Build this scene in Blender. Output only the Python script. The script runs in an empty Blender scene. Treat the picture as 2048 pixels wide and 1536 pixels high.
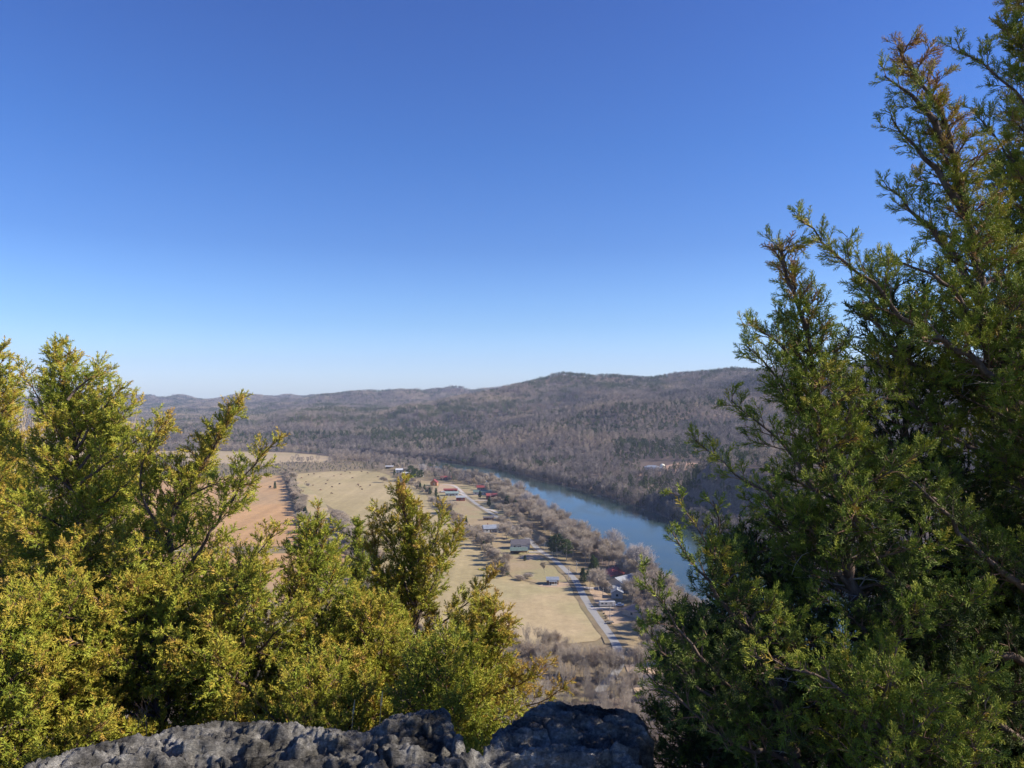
import bpy, math, random
import numpy as np
from math import radians, sin, cos, pi
rng = np.random.default_rng(7)
scene = bpy.context.scene
COL = scene.collection
CZ = 112.0            # eye height above the river
PLAIN = 2.0           # valley floor
F = 1500.0            # focal length in photo pixels
PITCH = math.atan2(22, F)

# ---------------------------------------------------------------- camera geometry helpers
def ray(u, v):
    a, b = (u - 1024) / F, (768 - v) / F
    return np.array([a, cos(PITCH) - b * sin(PITCH), sin(PITCH) + b * cos(PITCH)])
def on_z(u, v, z=PLAIN):
    """point of the horizontal plane at height z seen at pixel u, v"""
    d = ray(u, v); k = (z - CZ) / d[2]
    return np.array([d[0] * k, d[1] * k, z])
def at_y(u, v, y):
    d = ray(u, v); k = y / d[1]
    return np.array([d[0] * k, y, CZ + d[2] * k])

# ---------------------------------------------------------------- noise
def _hash(ix, iy, seed):
    h = (ix.astype(np.int64) * 374761393 + iy.astype(np.int64) * 668265263 + seed * 1442695041) & 0xffffffff
    h = ((h ^ (h >> 13)) * 1274126177) & 0xffffffff
    return ((h ^ (h >> 16)) & 0xffffff) / float(0xffffff)
def vnoise(x, y, seed=0):
    x = np.asarray(x, float); y = np.asarray(y, float)
    ix = np.floor(x); iy = np.floor(y); fx = x - ix; fy = y - iy
    fx = fx * fx * fx * (fx * (fx * 6 - 15) + 10); fy = fy * fy * fy * (fy * (fy * 6 - 15) + 10)
    a = _hash(ix, iy, seed); b = _hash(ix + 1, iy, seed); c = _hash(ix, iy + 1, seed); d = _hash(ix + 1, iy + 1, seed)
    return (a * (1 - fx) + b * fx) * (1 - fy) + (c * (1 - fx) + d * fx) * fy
def fbm(x, y, seed=0, octs=4, gain=.5):
    s = 0; a = 1; n = 0
    for k in range(octs):
        ca, sa = cos(k * .9), sin(k * .9)
        s = s + a * vnoise((x * ca - y * sa) * 2 ** k, (x * sa + y * ca) * 2 ** k, seed + k); n += a; a *= gain
    return s / n
def sstep(a, b, x):
    t = np.clip((x - a) / (b - a), 0, 1); return t * t * (3 - 2 * t)

# ---------------------------------------------------------------- materials
def new_mat(name):
    m = bpy.data.materials.new(name); m.use_nodes = True
    nt = m.node_tree; nt.nodes.clear()
    o = nt.nodes.new('ShaderNodeOutputMaterial')
    b = nt.nodes.new('ShaderNodeBsdfPrincipled'); nt.links.new(b.outputs[0], o.inputs[0])
    b.inputs['Roughness'].default_value = .85
    b.inputs['Specular IOR Level'].default_value = .25
    return m, nt, b
def N(nt, kind, **kw):
    n = nt.nodes.new('ShaderNode' + kind)
    for k, v in kw.items(): setattr(n, k, v)
    return n
def noise_fac(nt, scale, detail=4, rough=.55, coord=None, dist=0, vec_scale=None):
    if coord is None:
        g = N(nt, 'NewGeometry'); coord = g.outputs['Position']
    if vec_scale:
        mp = N(nt, 'Mapping'); mp.inputs['Scale'].default_value = vec_scale
        nt.links.new(coord, mp.inputs['Vector']); coord = mp.outputs[0]
    n = N(nt, 'TexNoise'); n.inputs['Scale'].default_value = scale; n.inputs['Detail'].default_value = detail
    n.inputs['Roughness'].default_value = rough; n.inputs['Distortion'].default_value = dist
    nt.links.new(coord, n.inputs['Vector'])
    return n.outputs['Fac']
def ramp(nt, fac, stops):
    r = N(nt, 'ValToRGB'); e = r.color_ramp.elements
    while len(e) > 1: e.remove(e[-1])
    e[0].position, e[0].color = stops[0][0], (*stops[0][1], 1)
    for p, c in stops[1:]:
        k = e.new(p); k.color = (*c, 1)
    nt.links.new(fac, r.inputs['Fac']); return r.outputs['Color']
def mixc(nt, fac, a, b, mode='MIX'):
    m = N(nt, 'Mix', data_type='RGBA', blend_type=mode)
    for s, v in ((0, fac), (6, a), (7, b)):
        if isinstance(v, (int, float)): m.inputs[s].default_value = v
        elif isinstance(v, tuple): m.inputs[s].default_value = (*v, 1)
        else: nt.links.new(v, m.inputs[s])
    return m.outputs[2]
def bump(nt, b, h, strength=.5, dist=.1):
    n = N(nt, 'Bump'); n.inputs['Strength'].default_value = strength; n.inputs['Distance'].default_value = dist
    nt.links.new(h, n.inputs['Height']); nt.links.new(n.outputs[0], b.inputs['Normal'])
def plain(name, col, rough=.7, var=.25, scale=1.5, spec=.25):
    m, nt, b = new_mat(name); b.inputs['Roughness'].default_value = rough; b.inputs['Specular IOR Level'].default_value = spec
    f = noise_fac(nt, scale)
    c = ramp(nt, f, [(.3, tuple(x * (1 - var) for x in col)), (.7, tuple(min(1, x * (1 + var)) for x in col))])
    nt.links.new(c, b.inputs['Base Color']); return m

# ---------------------------------------------------------------- mesh helpers
def mk_mesh(name, verts, faces, mats=(), midx=None, smooth=False, attrs=None):
    """faces: list of int arrays (M,k); midx: list of material index arrays or ints"""
    me = bpy.data.meshes.new(name)
    verts = np.asarray(verts, np.float32)
    me.vertices.add(len(verts)); me.vertices.foreach_set('co', verts.ravel())
    loops = np.concatenate([f.ravel() for f in faces]).astype(np.int32)
    tot = np.concatenate([np.full(len(f), f.shape[1], np.int32) for f in faces])
    start = np.concatenate([[0], np.cumsum(tot)[:-1]]).astype(np.int32)
    me.loops.add(len(loops)); me.loops.foreach_set('vertex_index', loops)
    me.polygons.add(len(tot)); me.polygons.foreach_set('loop_start', start)
    if midx is not None:
        mi = np.concatenate([np.broadcast_to(np.asarray(m, np.int32), (len(f),)) for f, m in zip(faces, midx)])
        me.polygons.foreach_set('material_index', mi.astype(np.int32))
    for m in mats: me.materials.append(m)
    me.update(calc_edges=True)
    me.polygons.foreach_set('use_smooth', np.full(len(tot), bool(smooth)))
    for k, a in (attrs or {}).items():
        at = me.attributes.new(k, 'FLOAT', 'POINT'); at.data.foreach_set('value', np.asarray(a, np.float32))
    return me
def prisms(P0, P1, R0, R1, k=5):
    """tapered k sided tubes; returns verts, quads"""
    P0, P1 = np.asarray(P0, float), np.asarray(P1, float); R0, R1 = np.asarray(R0, float), np.asarray(R1, float)
    n = len(P0); d = P1 - P0; d /= np.linalg.norm(d, axis=1, keepdims=True) + 1e-9
    ref = np.where(np.abs(d[:, 2:3]) > .9, [[1., 0, 0]], [[0., 0, 1]])
    a = np.cross(d, ref); a /= np.linalg.norm(a, axis=1, keepdims=True) + 1e-9; b = np.cross(d, a)
    th = np.arange(k) * 2 * pi / k
    ring = a[:, None] * np.cos(th)[None, :, None] + b[:, None] * np.sin(th)[None, :, None]
    v = np.concatenate([P0[:, None] + ring * R0[:, None, None], P1[:, None] + ring * R1[:, None, None]], 1)
    i = np.arange(k); j = (i + 1) % k
    q = np.stack([i, j, j + k, i + k], 1)[None] + (np.arange(n) * 2 * k)[:, None, None]
    return v.reshape(-1, 3), q.reshape(-1, 4)
def spikes(P0, P1, R):
    """three faced thorns from P0 (radius R) to the point P1"""
    v, _ = prisms(P0, P1, R, R * 0, 3); n = len(P0)
    v = v.reshape(n, 6, 3)[:, [0, 1, 2, 3]]
    f = np.array([[0, 1, 3], [1, 2, 3], [2, 0, 3]])[None] + (np.arange(n) * 4)[:, None, None]
    return v.reshape(-1, 3), f.reshape(-1, 3)
def merge(parts):
    V, Fc, o = [], [], 0
    for v, f in parts:
        V.append(v); Fc.append(f + o); o += len(v)
    return np.concatenate(V), Fc

def tag(o, label=None, cat=None, group=None, kind=None):
    if label: o['label'] = label
    if cat: o['category'] = cat
    if group: o['group'] = group
    if kind: o['kind'] = kind
    return o
def link(name, me, parent=None, loc=None):
    o = bpy.data.objects.new(name, me); COL.objects.link(o)
    if parent is not None: o.parent = parent
    if loc is not None: o.location = loc
    return o
def empty(name, loc, rz=0, **kw):
    o = bpy.data.objects.new(name, None); COL.objects.link(o); o.location = loc; o.rotation_euler = (0, 0, rz)
    o.empty_display_size = .5
    return tag(o, **kw)
class MB:
    """collects boxes and loose polygons for one mesh"""
    def __init__(s): s.v, s.f = [], []
    def box(s, c, d, rz=0, taper=1.0):
        cx, cy, cz = c; x, y, z = d[0] / 2, d[1] / 2, d[2] / 2; o = len(s.v); ca, sa = cos(rz), sin(rz)
        for k in (-1, 1):
            t = taper if k > 0 else 1
            for i, j in ((-1, -1), (1, -1), (1, 1), (-1, 1)):
                px, py = i * x * t, j * y * t
                s.v.append((cx + px * ca - py * sa, cy + px * sa + py * ca, cz + k * z))
        s.f += [[o + a for a in q] for q in ((3, 2, 1, 0), (4, 5, 6, 7), (0, 1, 5, 4), (1, 2, 6, 5), (2, 3, 7, 6), (3, 0, 4, 7))]
        return s
    def poly(s, pts):
        o = len(s.v); s.v += [tuple(p) for p in pts]; s.f.append(list(range(o, o + len(pts)))); return s
    def cyl(s, p0, p1, r0, r1=None, k=8):
        r1 = r0 if r1 is None else r1
        v, q = prisms([p0], [p1], [r0], [r1], k); o = len(s.v); s.v += [tuple(p) for p in v]; s.f += [[o + i for i in f] for f in q]
        s.f.append([o + i for i in range(k)][::-1]); s.f.append([o + k + i for i in range(k)]); return s
    def build(s, name, mat, parent=None, loc=None, bevel=0):
        me = bpy.data.meshes.new(name); me.from_pydata(s.v, [], s.f); me.update()
        if mat: me.materials.append(mat)
        o = link(name, me, parent, loc)
        if bevel:
            m = o.modifiers.new('bevel', 'BEVEL'); m.width = bevel; m.segments = 2
        return o

# ---------------------------------------------------------------- camera, light, sky
cam = bpy.data.cameras.new('camera'); cam_o = bpy.data.objects.new('camera', cam); COL.objects.link(cam_o)
cam_o.location = (0, 0, CZ); cam_o.rotation_euler = (radians(90) + PITCH, 0, 0)
cam.sensor_width = 36; cam.lens = F / 2048 * 36; cam.clip_start = .05; cam.clip_end = 40000
scene.camera = cam_o
SUN_EL, SUN_AZ = radians(32), radians(4)      # azimuth measured from +X towards the viewer's back
sd = np.array([cos(SUN_EL) * cos(SUN_AZ), -cos(SUN_EL) * sin(SUN_AZ), sin(SUN_EL)])
sun = bpy.data.lights.new('sun', 'SUN'); sun.energy = 5.0; sun.angle = radians(.5); sun.color = (1, .93, .82)
sun_o = bpy.data.objects.new('sun', sun); COL.objects.link(sun_o)
from mathutils import Vector
sun_o.rotation_euler = Vector(sd).to_track_quat('Z', 'Y').to_euler()
SKY_TINT = [(0, (.42, .57, 1.0)), (.027, (.408, .551, .963)), (.093, (.28, .423, .73)), (.19, (.187, .314, .60)), (.31, (.15, .284, .572)), (.46, (.144, .25, .54)), (1, (.14, .24, .52))]
w = bpy.data.worlds.new('World'); scene.world = w; w.use_nodes = True
nt = w.node_tree; nt.nodes.clear()
sky = nt.nodes.new('ShaderNodeTexSky'); sky.sky_type = 'NISHITA'; sky.sun_disc = False
sky.sun_elevation = SUN_EL; sky.sun_rotation = radians(90) + SUN_AZ
sky.altitude = 150; sky.air_density = 1.25; sky.dust_density = .25; sky.ozone_density = 2.2
bg = nt.nodes.new('ShaderNodeBackground'); bg.inputs[1].default_value = .071
wo = nt.nodes.new('ShaderNodeOutputWorld')
g = N(nt, 'TexCoord'); sx = N(nt, 'SeparateXYZ'); nt.links.new(g.outputs['Generated'], sx.inputs[0])
tint = ramp(nt, sx.outputs['Z'], SKY_TINT)
vm = N(nt, 'VectorMath', operation='SCALE'); vm.inputs['Scale'].default_value = 2.2
nt.links.new(mixc(nt, 1.0, sky.outputs[0], tint, 'MULTIPLY'), vm.inputs[0]); nt.links.new(vm.outputs[0], bg.inputs[0]); nt.links.new(bg.outputs[0], wo.inputs[0])
vs = scene.view_settings; vs.view_transform = 'Standard'; vs.look = 'None'; vs.exposure = 0.75; vs.gamma = 1
cy = scene.cycles
cy.max_bounces = 5; cy.diffuse_bounces = 2; cy.glossy_bounces = 2; cy.transmission_bounces = 2; cy.volume_bounces = 0; cy.transparent_max_bounces = 6
cy.use_denoising = True; cy.caustics_reflective = False; cy.caustics_refractive = False
try: cy.denoiser = 'OPENIMAGEDENOISE'
except Exception: pass
# ---------------------------------------------------------------- terrain
near_y = np.array([-50, 200, 262, 330, 393, 458, 515, 611, 687, 846, 950, 1050, 1150, 1250, 1370, 1500, 1600, 1655, 1760])
near_x = np.array([110, 106, 100, 94, 90, 84, 72, 54, 37, 7, -22, -62, -110, -190, -290, -440, -750, -1500, -6000.])
far_y = np.array([-50, 250, 400, 591, 634, 665, 753, 825, 917, 1000, 1130, 1270, 1325, 1430, 1570, 1660, 1712, 1815])
far_x = np.array([240, 215, 196, 167, 152, 143, 125, 100, 70, 31, -18, -120, -180, -300, -450, -750, -1500, -6000.])
def dist_poly(x, y, px, py, h=None):
    """distance to a polyline (and the interpolated value h at the nearest point)"""
    best = np.full(np.shape(x), 1e9); hh = np.zeros(np.shape(x)) if h is not None else None
    for i in range(len(px) - 1):
        ax, ay, bx, by = px[i], py[i], px[i + 1], py[i + 1]; l2 = (bx - ax) ** 2 + (by - ay) ** 2
        t = np.clip(((x - ax) * (bx - ax) + (y - ay) * (by - ay)) / l2, 0, 1)
        d = np.hypot(x - ax - t * (bx - ax), y - ay - t * (by - ay)); m = d < best
        best = np.where(m, d, best)
        if h is not None: hh = np.where(m, h[i] + t * (h[i + 1] - h[i]), hh)
    return (best, hh) if h is not None else best
def ridge_pts(lst):
    P = np.array([at_y(u, v, D) for u, v, D in lst]); return P[:, 0], P[:, 1], P[:, 2]
# crest lines (pixel column, row, distance) with the width of each slope
RIDGES = [
    (ridge_pts([(3400, 690, 1700), (2500, 722, 1900), (2048, 743, 2100), (1700, 752, 2200), (1500, 760, 2300), (1400, 764, 2400), (1300, 769, 2500), (1180, 769, 2600), (1120, 763, 2650), (1060, 778, 2800), (1000, 783, 3050), (950, 790, 3300)]), 1500, 1.35),
    (ridge_pts([(1120, 766, 2650), (1064, 806, 2350), (1013, 826, 2100), (950, 848, 1850), (900, 868, 1650), (860, 892, 1500)]), 330, 1.3),
    (ridge_pts([(1500, 764, 2300), (1420, 806, 2000), (1390, 846, 1700), (1400, 885, 1400)]), 330, 1.2),
    (ridge_pts([(1300, 770, 2500), (1240, 812, 2150), (1200, 858, 1750), (1180, 893, 1450)]), 330, 1.2),
    (ridge_pts([(1900, 752, 2100), (1800, 800, 1800), (1750, 850, 1500)]), 330, 1.2),
    (ridge_pts([(1100, 772, 4400), (950, 778, 4500), (900, 775, 4500), (850, 782, 4400), (800, 777, 4300), (740, 777, 4300), (690, 784, 4500), (620, 790, 5000)]), 1100, 1.2),
    (ridge_pts([(740, 780, 4300), (747, 800, 4000), (644, 832, 3400), (542, 850, 2900), (490, 864, 2600)]), 480, 1.2),
    (ridge_pts([(900, 788, 4500), (830, 822, 3700), (740, 850, 3000), (660, 868, 2500)]), 430, 1.2),
    (ridge_pts([(900, 786, 6500), (660, 792, 6400), (560, 790, 6300), (500, 783, 6200), (440, 794, 6200), (370, 787, 6200), (330, 797, 6200), (250, 787, 6200), (100, 794, 6200), (-300, 788, 6000), (-1500, 794, 5000)]), 1700, 1.2),
    (ridge_pts([(370, 800, 6200), (330, 830, 5000), (300, 852, 4000)]), 500, 1.2),
]
def knoll(x, y):     # the steep wooded knoll on the far bank
    dx, dy = x - 246., y - 712.
    r = np.hypot(dx / np.where(dx < 0, 100, 190), dy / np.where(dy < 0, 120, 110))
    return 40 * (1 - sstep(.50, .98, r))
def valley_z(x, y):
    x = np.asarray(x, float); y = np.asarray(y, float)
    xn = np.interp(y, near_y, near_x); xf = np.interp(y, far_y, far_x)
    dn = dist_poly(x, y, near_x, near_y); df = dist_poly(x, y, far_x, far_y)
    left = x < xn; right = x > xf
    z = np.where(left, PLAIN, np.where(right, 0, -3.0))
    s = np.where(right, df, 0)
    east = sstep(-150, 250, x)
    base = PLAIN + .5 + 3 * sstep(0, 60, s) + east * (17 * sstep(20, 340, s) + 15 * sstep(350, 900, s)) + 6 * sstep(300, 1200, s)
    hill = np.zeros_like(x)
    n1 = np.clip(np.abs(fbm(x / 560, y / 560, 3, 2) * 2 - 1) * 2.2, 0, 1)          # ridged
    n2 = fbm(x / 150, y / 150, 11, 3) - .5
    for (px, py, pz), wdt, pw in RIDGES:
        d, h = dist_poly(x, y, px, py, pz)
        t = np.clip(1 - d / wdt, 0, 1)
        hill = np.maximum(hill, (h - 12) * (t ** pw * (1 - .35 * t) / .65))
    n3 = np.clip(np.abs(fbm(x / 230 + y / 900, y / 1300, 47, 2) * 2 - 1) * 2.4, 0, 1)
    away = sstep(0, 260, s)
    crest = np.clip(hill / 150, 0, 1)
    hz = hill - hill * (.42 * (1 - n1) + .30 * (1 - n3)) * np.clip((1 - crest) * 2.5, 0, 1) * sstep(.1, .5, crest + .2) + n2 * 26 * np.clip(hill / 60, 0, 1)
    zr = base + away * hz + knoll(x, y) + (fbm(x / 60, y / 60, 5, 2) - .5) * 3 * away
    z = np.where(right, zr, z)
    # river banks
    z = np.where(right, np.minimum(z, -1.5 + df * .55 + 0 * z + np.where(df > 8, 50, 0)), z)
    z = np.where(left, np.minimum(z, -1.5 + dn * .45 + np.where(dn > 9, 50, 0)), z)
    return z
# the bluff the camera stands on: profile of height against distance from the edge
bl_d = np.array([-60, -6, 0, 1.2, 4, 9, 16, 30, 60, 110, 160, 215, 260])
bl_z = np.array([-1.5, -2.4, -2.6, -4.4, -5.3, -6.6, -11, -27, -58, -90, -103, -109, -110.])
def edge_y(x):
    return 5.0 - .010 * (x + 2) ** 2 * (np.abs(x) < 30) + np.where(x > 2, -.10 * (x - 2), 0) + 0 * x
def bluff_z(x, y):
    xx = np.clip(x, -60, 40)
    e = 5.0 + np.where(xx > 1.5, (xx - 1.5) * .22, 0) - np.where(xx < -2, (-2 - xx) * .02, 0)
    d = y - e
    wob = (fbm(x / 18, y / 18, 21, 3) - .5) * 14 * sstep(10, 60, d)
    return CZ + np.interp(d + wob, bl_d, bl_z) + (fbm(x / 3, y / 3, 31, 3) - .5) * .9 * sstep(-2, 3, d) * (1 - sstep(150, 230, d))
def ground_z(x, y):
    return np.where(y < 300, np.maximum(bluff_z(x, y) * (1 - sstep(95, 110, np.asarray(x, float))) + valley_z(x, y) * sstep(95, 110, np.asarray(x, float)), valley_z(x, y)), valley_z(x, y))

NT, NR = 520, 760
tt = np.linspace(-1.15, 1.15, NT)
yy = -52 + 55 * np.exp(np.linspace(0, math.log(7400 / 55), NR))
# finer rows near the viewer
T, Y = np.meshgrid(tt, yy); X = T * (Y + 62)
Z = ground_z(X, Y)
V = np.stack([X, Y, Z], -1).reshape(-1, 3)
i = np.arange(NR - 1)[:, None] * NT + np.arange(NT - 1)[None]
Q = np.stack([i, i + 1, i + NT + 1, i + NT], -1).reshape(-1, 4)
m, nt, b = new_mat('forest_floor')
f1 = noise_fac(nt, .02, 5); f2 = noise_fac(nt, .5, 5, .7)
c1 = ramp(nt, f1, [(.35, (.13, .098, .078)), (.5, (.175, .13, .10)), (.65, (.15, .122, .09))])
c2 = ramp(nt, f2, [(.3, (.45, .42, .42)), (.7, (1.35, 1.3, 1.25))])
nt.links.new(mixc(nt, 1.0, c1, c2, 'MULTIPLY'), b.inputs['Base Color'])
bump(nt, b, noise_fac(nt, 3.0, 6, .7), .6, .15)
M_floor = m
ground = link('ground', mk_mesh('ground', V, [Q], [m], smooth=True)); tag(ground, kind='structure')
# viewshed per column, used only to skip trees nobody could see
EL = (Z - CZ) / np.maximum(np.hypot(X, Y), 1)
CM = np.maximum.accumulate(np.where(Y > 330, EL, -9), axis=0)
def visible(x, y, z, top=18):
    t = x / (y + 62); c = np.clip(((t + 1.15) / 2.3 * (NT - 1)).astype(int), 0, NT - 1)
    r = np.clip(np.searchsorted(yy, y) - 2, 0, NR - 1)
    inb = (np.abs(x) < (y * .70 + 30))
    return inb & ((z + top - CZ) / np.hypot(x, y) > CM[r, c] - .0015)

# water
m, nt, b = new_mat('river_water')
b.inputs['Base Color'].default_value = (.028, .062, .062, 1); b.inputs['Roughness'].default_value = .12; b.inputs['Specular IOR Level'].default_value = .5; b.inputs['IOR'].default_value = 1.33
w1 = noise_fac(nt, .30, 4, .6, vec_scale=(1.6, .55, 1)); w2 = noise_fac(nt, .035, 3, .5, vec_scale=(1.4, .5, 1))
col = ramp(nt, w2, [(.35, (.026, .052, .050)), (.65, (.055, .080, .062))]); nt.links.new(col, b.inputs['Base Color'])
rr = N(nt, 'MapRange'); nt.links.new(w2, rr.inputs[0]); rr.inputs[1].default_value = .35; rr.inputs[2].default_value = .65; rr.inputs[3].default_value = .04; rr.inputs[4].default_value = .17
nt.links.new(rr.outputs[0], b.inputs['Roughness'])
bump(nt, b, w1, .28, .13)
ys = np.linspace(-40, 1750, 260)
a = np.interp(ys, near_y, near_x) - 8; c = np.interp(ys, far_y, far_x) + 8
V = np.stack([np.stack([a, ys, 0 * ys], 1), np.stack([c, ys, 0 * ys], 1)], 1).reshape(-1, 3)
i = np.arange(len(ys) - 1) * 2; Q = np.stack([i, i + 1, i + 3, i + 2], 1)
tag(link('river', mk_mesh('river', V, [Q], [m])), kind='structure')

# fields: flat sheets laid on the valley floor
def sheet(name, px, mat, z):
    P = [on_z(u, v, z) for u, v in px]
    me = bpy.data.meshes.new(name); me.from_pydata([tuple(p) for p in P], [], [list(range(len(P)))]); me.update()
    if me.polygons[0].normal.z < 0: me.flip_normals()
    me.materials.append(mat); return tag(link(name, me), kind='structure')
def field_mat(name, cols, scale=.012, stripe=None, patch=None, fine=.22):
    m, nt, b = new_mat(name); b.inputs['Specular IOR Level'].default_value = .1
    f1 = noise_fac(nt, scale, 4, .6, dist=.6); n = len(cols)
    c = ramp(nt, f1, [(.32 + .36 * k / (n - 1), cols[k]) for k in range(n)])
    if patch:
        f = noise_fac(nt, patch[1], 3, .5); r = ramp(nt, f, [(.48, (0, 0, 0)), (.62, (1, 1, 1))])
        c = mixc(nt, r, c, patch[0])
    f2 = noise_fac(nt, fine, 6, .75)
    c = mixc(nt, 1.0, c, ramp(nt, f2, [(.3, (.62, .62, .60)), (.7, (.90, .905, .90))]), 'MULTIPLY')
    if stripe:
        ang, sc, amt = stripe
        g = N(nt, 'NewGeometry'); mp = N(nt, 'Mapping'); mp.inputs['Rotation'].default_value = (0, 0, ang); mp.inputs['Scale'].default_value = (sc, sc * .02, 1)
        nt.links.new(g.outputs['Position'], mp.inputs['Vector'])
        f3 = noise_fac(nt, 1, 3, .6, coord=mp.outputs[0])
        c = mixc(nt, 1.0, c, ramp(nt, f3, [(.35, (1 - amt,) * 3), (.65, (1 + amt,) * 3)]), 'MULTIPLY')
    nt.links.new(c, b.inputs['Base Color']); bump(nt, b, f2, .3, .1); return m
M_hay = field_mat('dry_pasture', [(.44, .345, .175), (.51, .395, .21), (.56, .425, .24)], .006, stripe=(-.12, .12, .08), patch=((.45, .355, .18), .008))
M_red = field_mat('reddish_stubble', [(.48, .345, .205), (.60, .36, .175), (.64, .375, .185)], .005, stripe=(-.10, .15, .09))
M_tan = field_mat('tan_stubble', [(.46, .36, .21), (.53, .40, .24), (.56, .42, .27)], .006)
M_near = field_mat('straw_meadow', [(.50, .385, .21), (.57, .43, .25), (.51, .385, .21)], .012, stripe=(-.5, .22, .04), patch=((.47, .385, .20), .015))
M_lawn = field_mat('winter_lawn', [(.47, .35, .21), (.42, .315, .175), (.53, .39, .25)], .03, patch=((.41, .345, .18), .03), fine=.5)
M_yard = field_mat('leaf_strewn_yard', [(.52, .37, .24), (.60, .43, .29)], .05, fine=.6)
M_scrub = field_mat('brush_ground', [(.24, .18, .11), (.33, .25, .15), (.28, .23, .12)], .03, fine=.5)
sheet('valley_floor', [(-2400, 905), (0, 904), (300, 901), (480, 901.5), (576, 904), (661, 912), (700, 920), (760, 926), (860, 942), (915, 956), (985, 985), (1040, 1010), (1090, 1040), (1140, 1078), (1180, 1112), (1240, 1160), (1300, 1215), (1300, 1330), (1250, 1400), (900, 1420), (600, 1400), (0, 1400), (-3000, 1400)], M_scrub, PLAIN + .05)
sheet('far_field', [(-600, 906), (100, 903), (278, 901.8), (439, 902.2), (576, 905), (630, 909), (664, 914), (668, 920), (655, 926), (593, 924), (525, 930), (420, 929), (292, 917), (100, 922), (-600, 930)], M_tan, PLAIN + .15)
sheet('brown_field', [(250, 962), (466, 953), (520, 950.5), (562, 951.5), (570, 968), (590, 1030), (612, 1091), (569, 1092), (250, 1096)], M_red, PLAIN + .15)
sheet('lower_field', [(250, 1106), (548, 1107), (695, 1103), (690, 1125), (640, 1160), (600, 1200), (250, 1220)], M_red, PLAIN + .15)
sheet('green_strip', [(588, 949), (650, 1005), (690, 1090), (636, 1091), (612, 1030)], M_near, PLAIN + .22)
sheet('pasture', [(586, 948), (660, 943), (747, 941), (781, 951), (826, 970), (850, 988), (868, 1010), (888, 1030), (905, 1050), (925, 1066), (952, 1092), (978, 1120), (998, 1148), (1060, 1166), (1030, 1210), (980, 1290), (850, 1300), (760, 1180), (715, 1080), (672, 1022), (640, 1000)], M_hay, PLAIN + .15)
sheet('meadow', [(978, 1152), (1020, 1166), (1080, 1170), (1154, 1170), (1172, 1210), (1212, 1268), (1190, 1282), (1130, 1288), (1040, 1288), (960, 1290), (950, 1200)], M_near, PLAIN + .26)
sheet('village_lawn', [(800, 951), (850, 962), (905, 965), (960, 975), (985, 990), (1020, 1025), (1060, 1050), (1110, 1100), (1165, 1140), (1210, 1200), (1270, 1250), (1285, 1300), (1245, 1300), (1212, 1258), (1170, 1200), (1150, 1168), (1085, 1168), (1025, 1155), (990, 1110), (960, 1076), (925, 1038), (900, 1015), (878, 992), (845, 972)], M_lawn, PLAIN + .20)
sheet('yard', [(1158, 1172), (1200, 1176), (1228, 1200), (1262, 1218), (1272, 1240), (1220, 1250), (1200, 1238), (1180, 1205)], M_yard, PLAIN + .30)
sheet('yard', [(1052, 1108), (1090, 1108), (1098, 1116), (1060, 1120), (1036, 1114)], M_yard, PLAIN + .30)
sheet('yard', [(1075, 1172), (1100, 1164), (1150, 1164), (1153, 1170), (1110, 1175)], M_yard, PLAIN + .32)
sheet('yard', [(880, 968), (905, 968), (915, 972), (895, 983), (872, 984)], M_yard, PLAIN + .30)
sheet('yard', [(1250, 1330), (1330, 1320), (1420, 1350), (1420, 1392), (1270, 1385)], M_yard, PLAIN + .30)

# roads
m, nt, b = new_mat('pale_asphalt')
c = ramp(nt, noise_fac(nt, .8, 6, .7), [(.3, (.26, .245, .225)), (.7, (.34, .325, .30))]); nt.links.new(c, b.inputs['Base Color']); M_road = m
M_gravel = plain('gravel', (.48, .42, .36), .95, .2, .8)
def strip(name, px, width, mat, z):
    P = np.array([on_z(u, v, z) for u, v in px]); L = np.concatenate([[0], np.cumsum(np.linalg.norm(np.diff(P, axis=0), axis=1))])
    s = np.linspace(0, L[-1], max(8, int(L[-1] / 6))); C = np.stack([np.interp(s, L, P[:, k]) for k in range(3)], 1)
    for _ in range(3): C[1:-1] = (C[:-2] + C[1:-1] * 2 + C[2:]) / 4
    d = np.gradient(C, axis=0); n = np.stack([-d[:, 1], d[:, 0], 0 * s], 1); n /= np.linalg.norm(n, axis=1, keepdims=True)
    wd = width / 2 * (1 + .06 * np.sin(s * .23) + .04 * np.sin(s * .71))[:, None]
    V = np.stack([C - n * wd, C + n * wd], 1).reshape(-1, 3); i = np.arange(len(s) - 1) * 2
    return tag(link(name, mk_mesh(name, V, [np.stack([i + 1, i, i + 2, i + 3], 1)], [mat])), kind='structure')
strip('road', [(925, 985), (933, 993), (943, 1000.5), (953, 1008), (967, 1017), (977, 1023), (1010, 1043), (1035, 1062), (1056, 1076), (1066, 1087), (1075, 1098), (1087, 1106), (1101.6, 1114), (1116, 1125), (1131, 1141), (1143.6, 1150), (1155, 1167), (1168.5, 1196), (1188, 1226), (1210, 1255), (1233, 1287), (1243, 1316), (1236, 1340), (1217, 1362), (1195, 1385)], 3.9, M_road, PLAIN + .40)
strip('road_verge', [(925, 985), (933, 993), (943, 1000.5), (953, 1008), (967, 1017), (977, 1023), (1010, 1043), (1035, 1062), (1056, 1076), (1066, 1087), (1075, 1098), (1087, 1106), (1101.6, 1114), (1116, 1125), (1131, 1141), (1143.6, 1150), (1155, 1167), (1168.5, 1196), (1188, 1226), (1210, 1255), (1233, 1287)], 9.5, M_scrub, PLAIN + .36)
strip('driveway', [(805, 958), (820, 960), (832, 961)], 5, M_gravel, PLAIN + .42)
strip('driveway', [(885, 969), (903, 969), (912, 973), (925, 985)], 4, M_gravel, PLAIN + .42)
strip('driveway', [(933, 993), (916, 984), (900, 984)], 3.5, M_gravel, PLAIN + .43)
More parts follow.
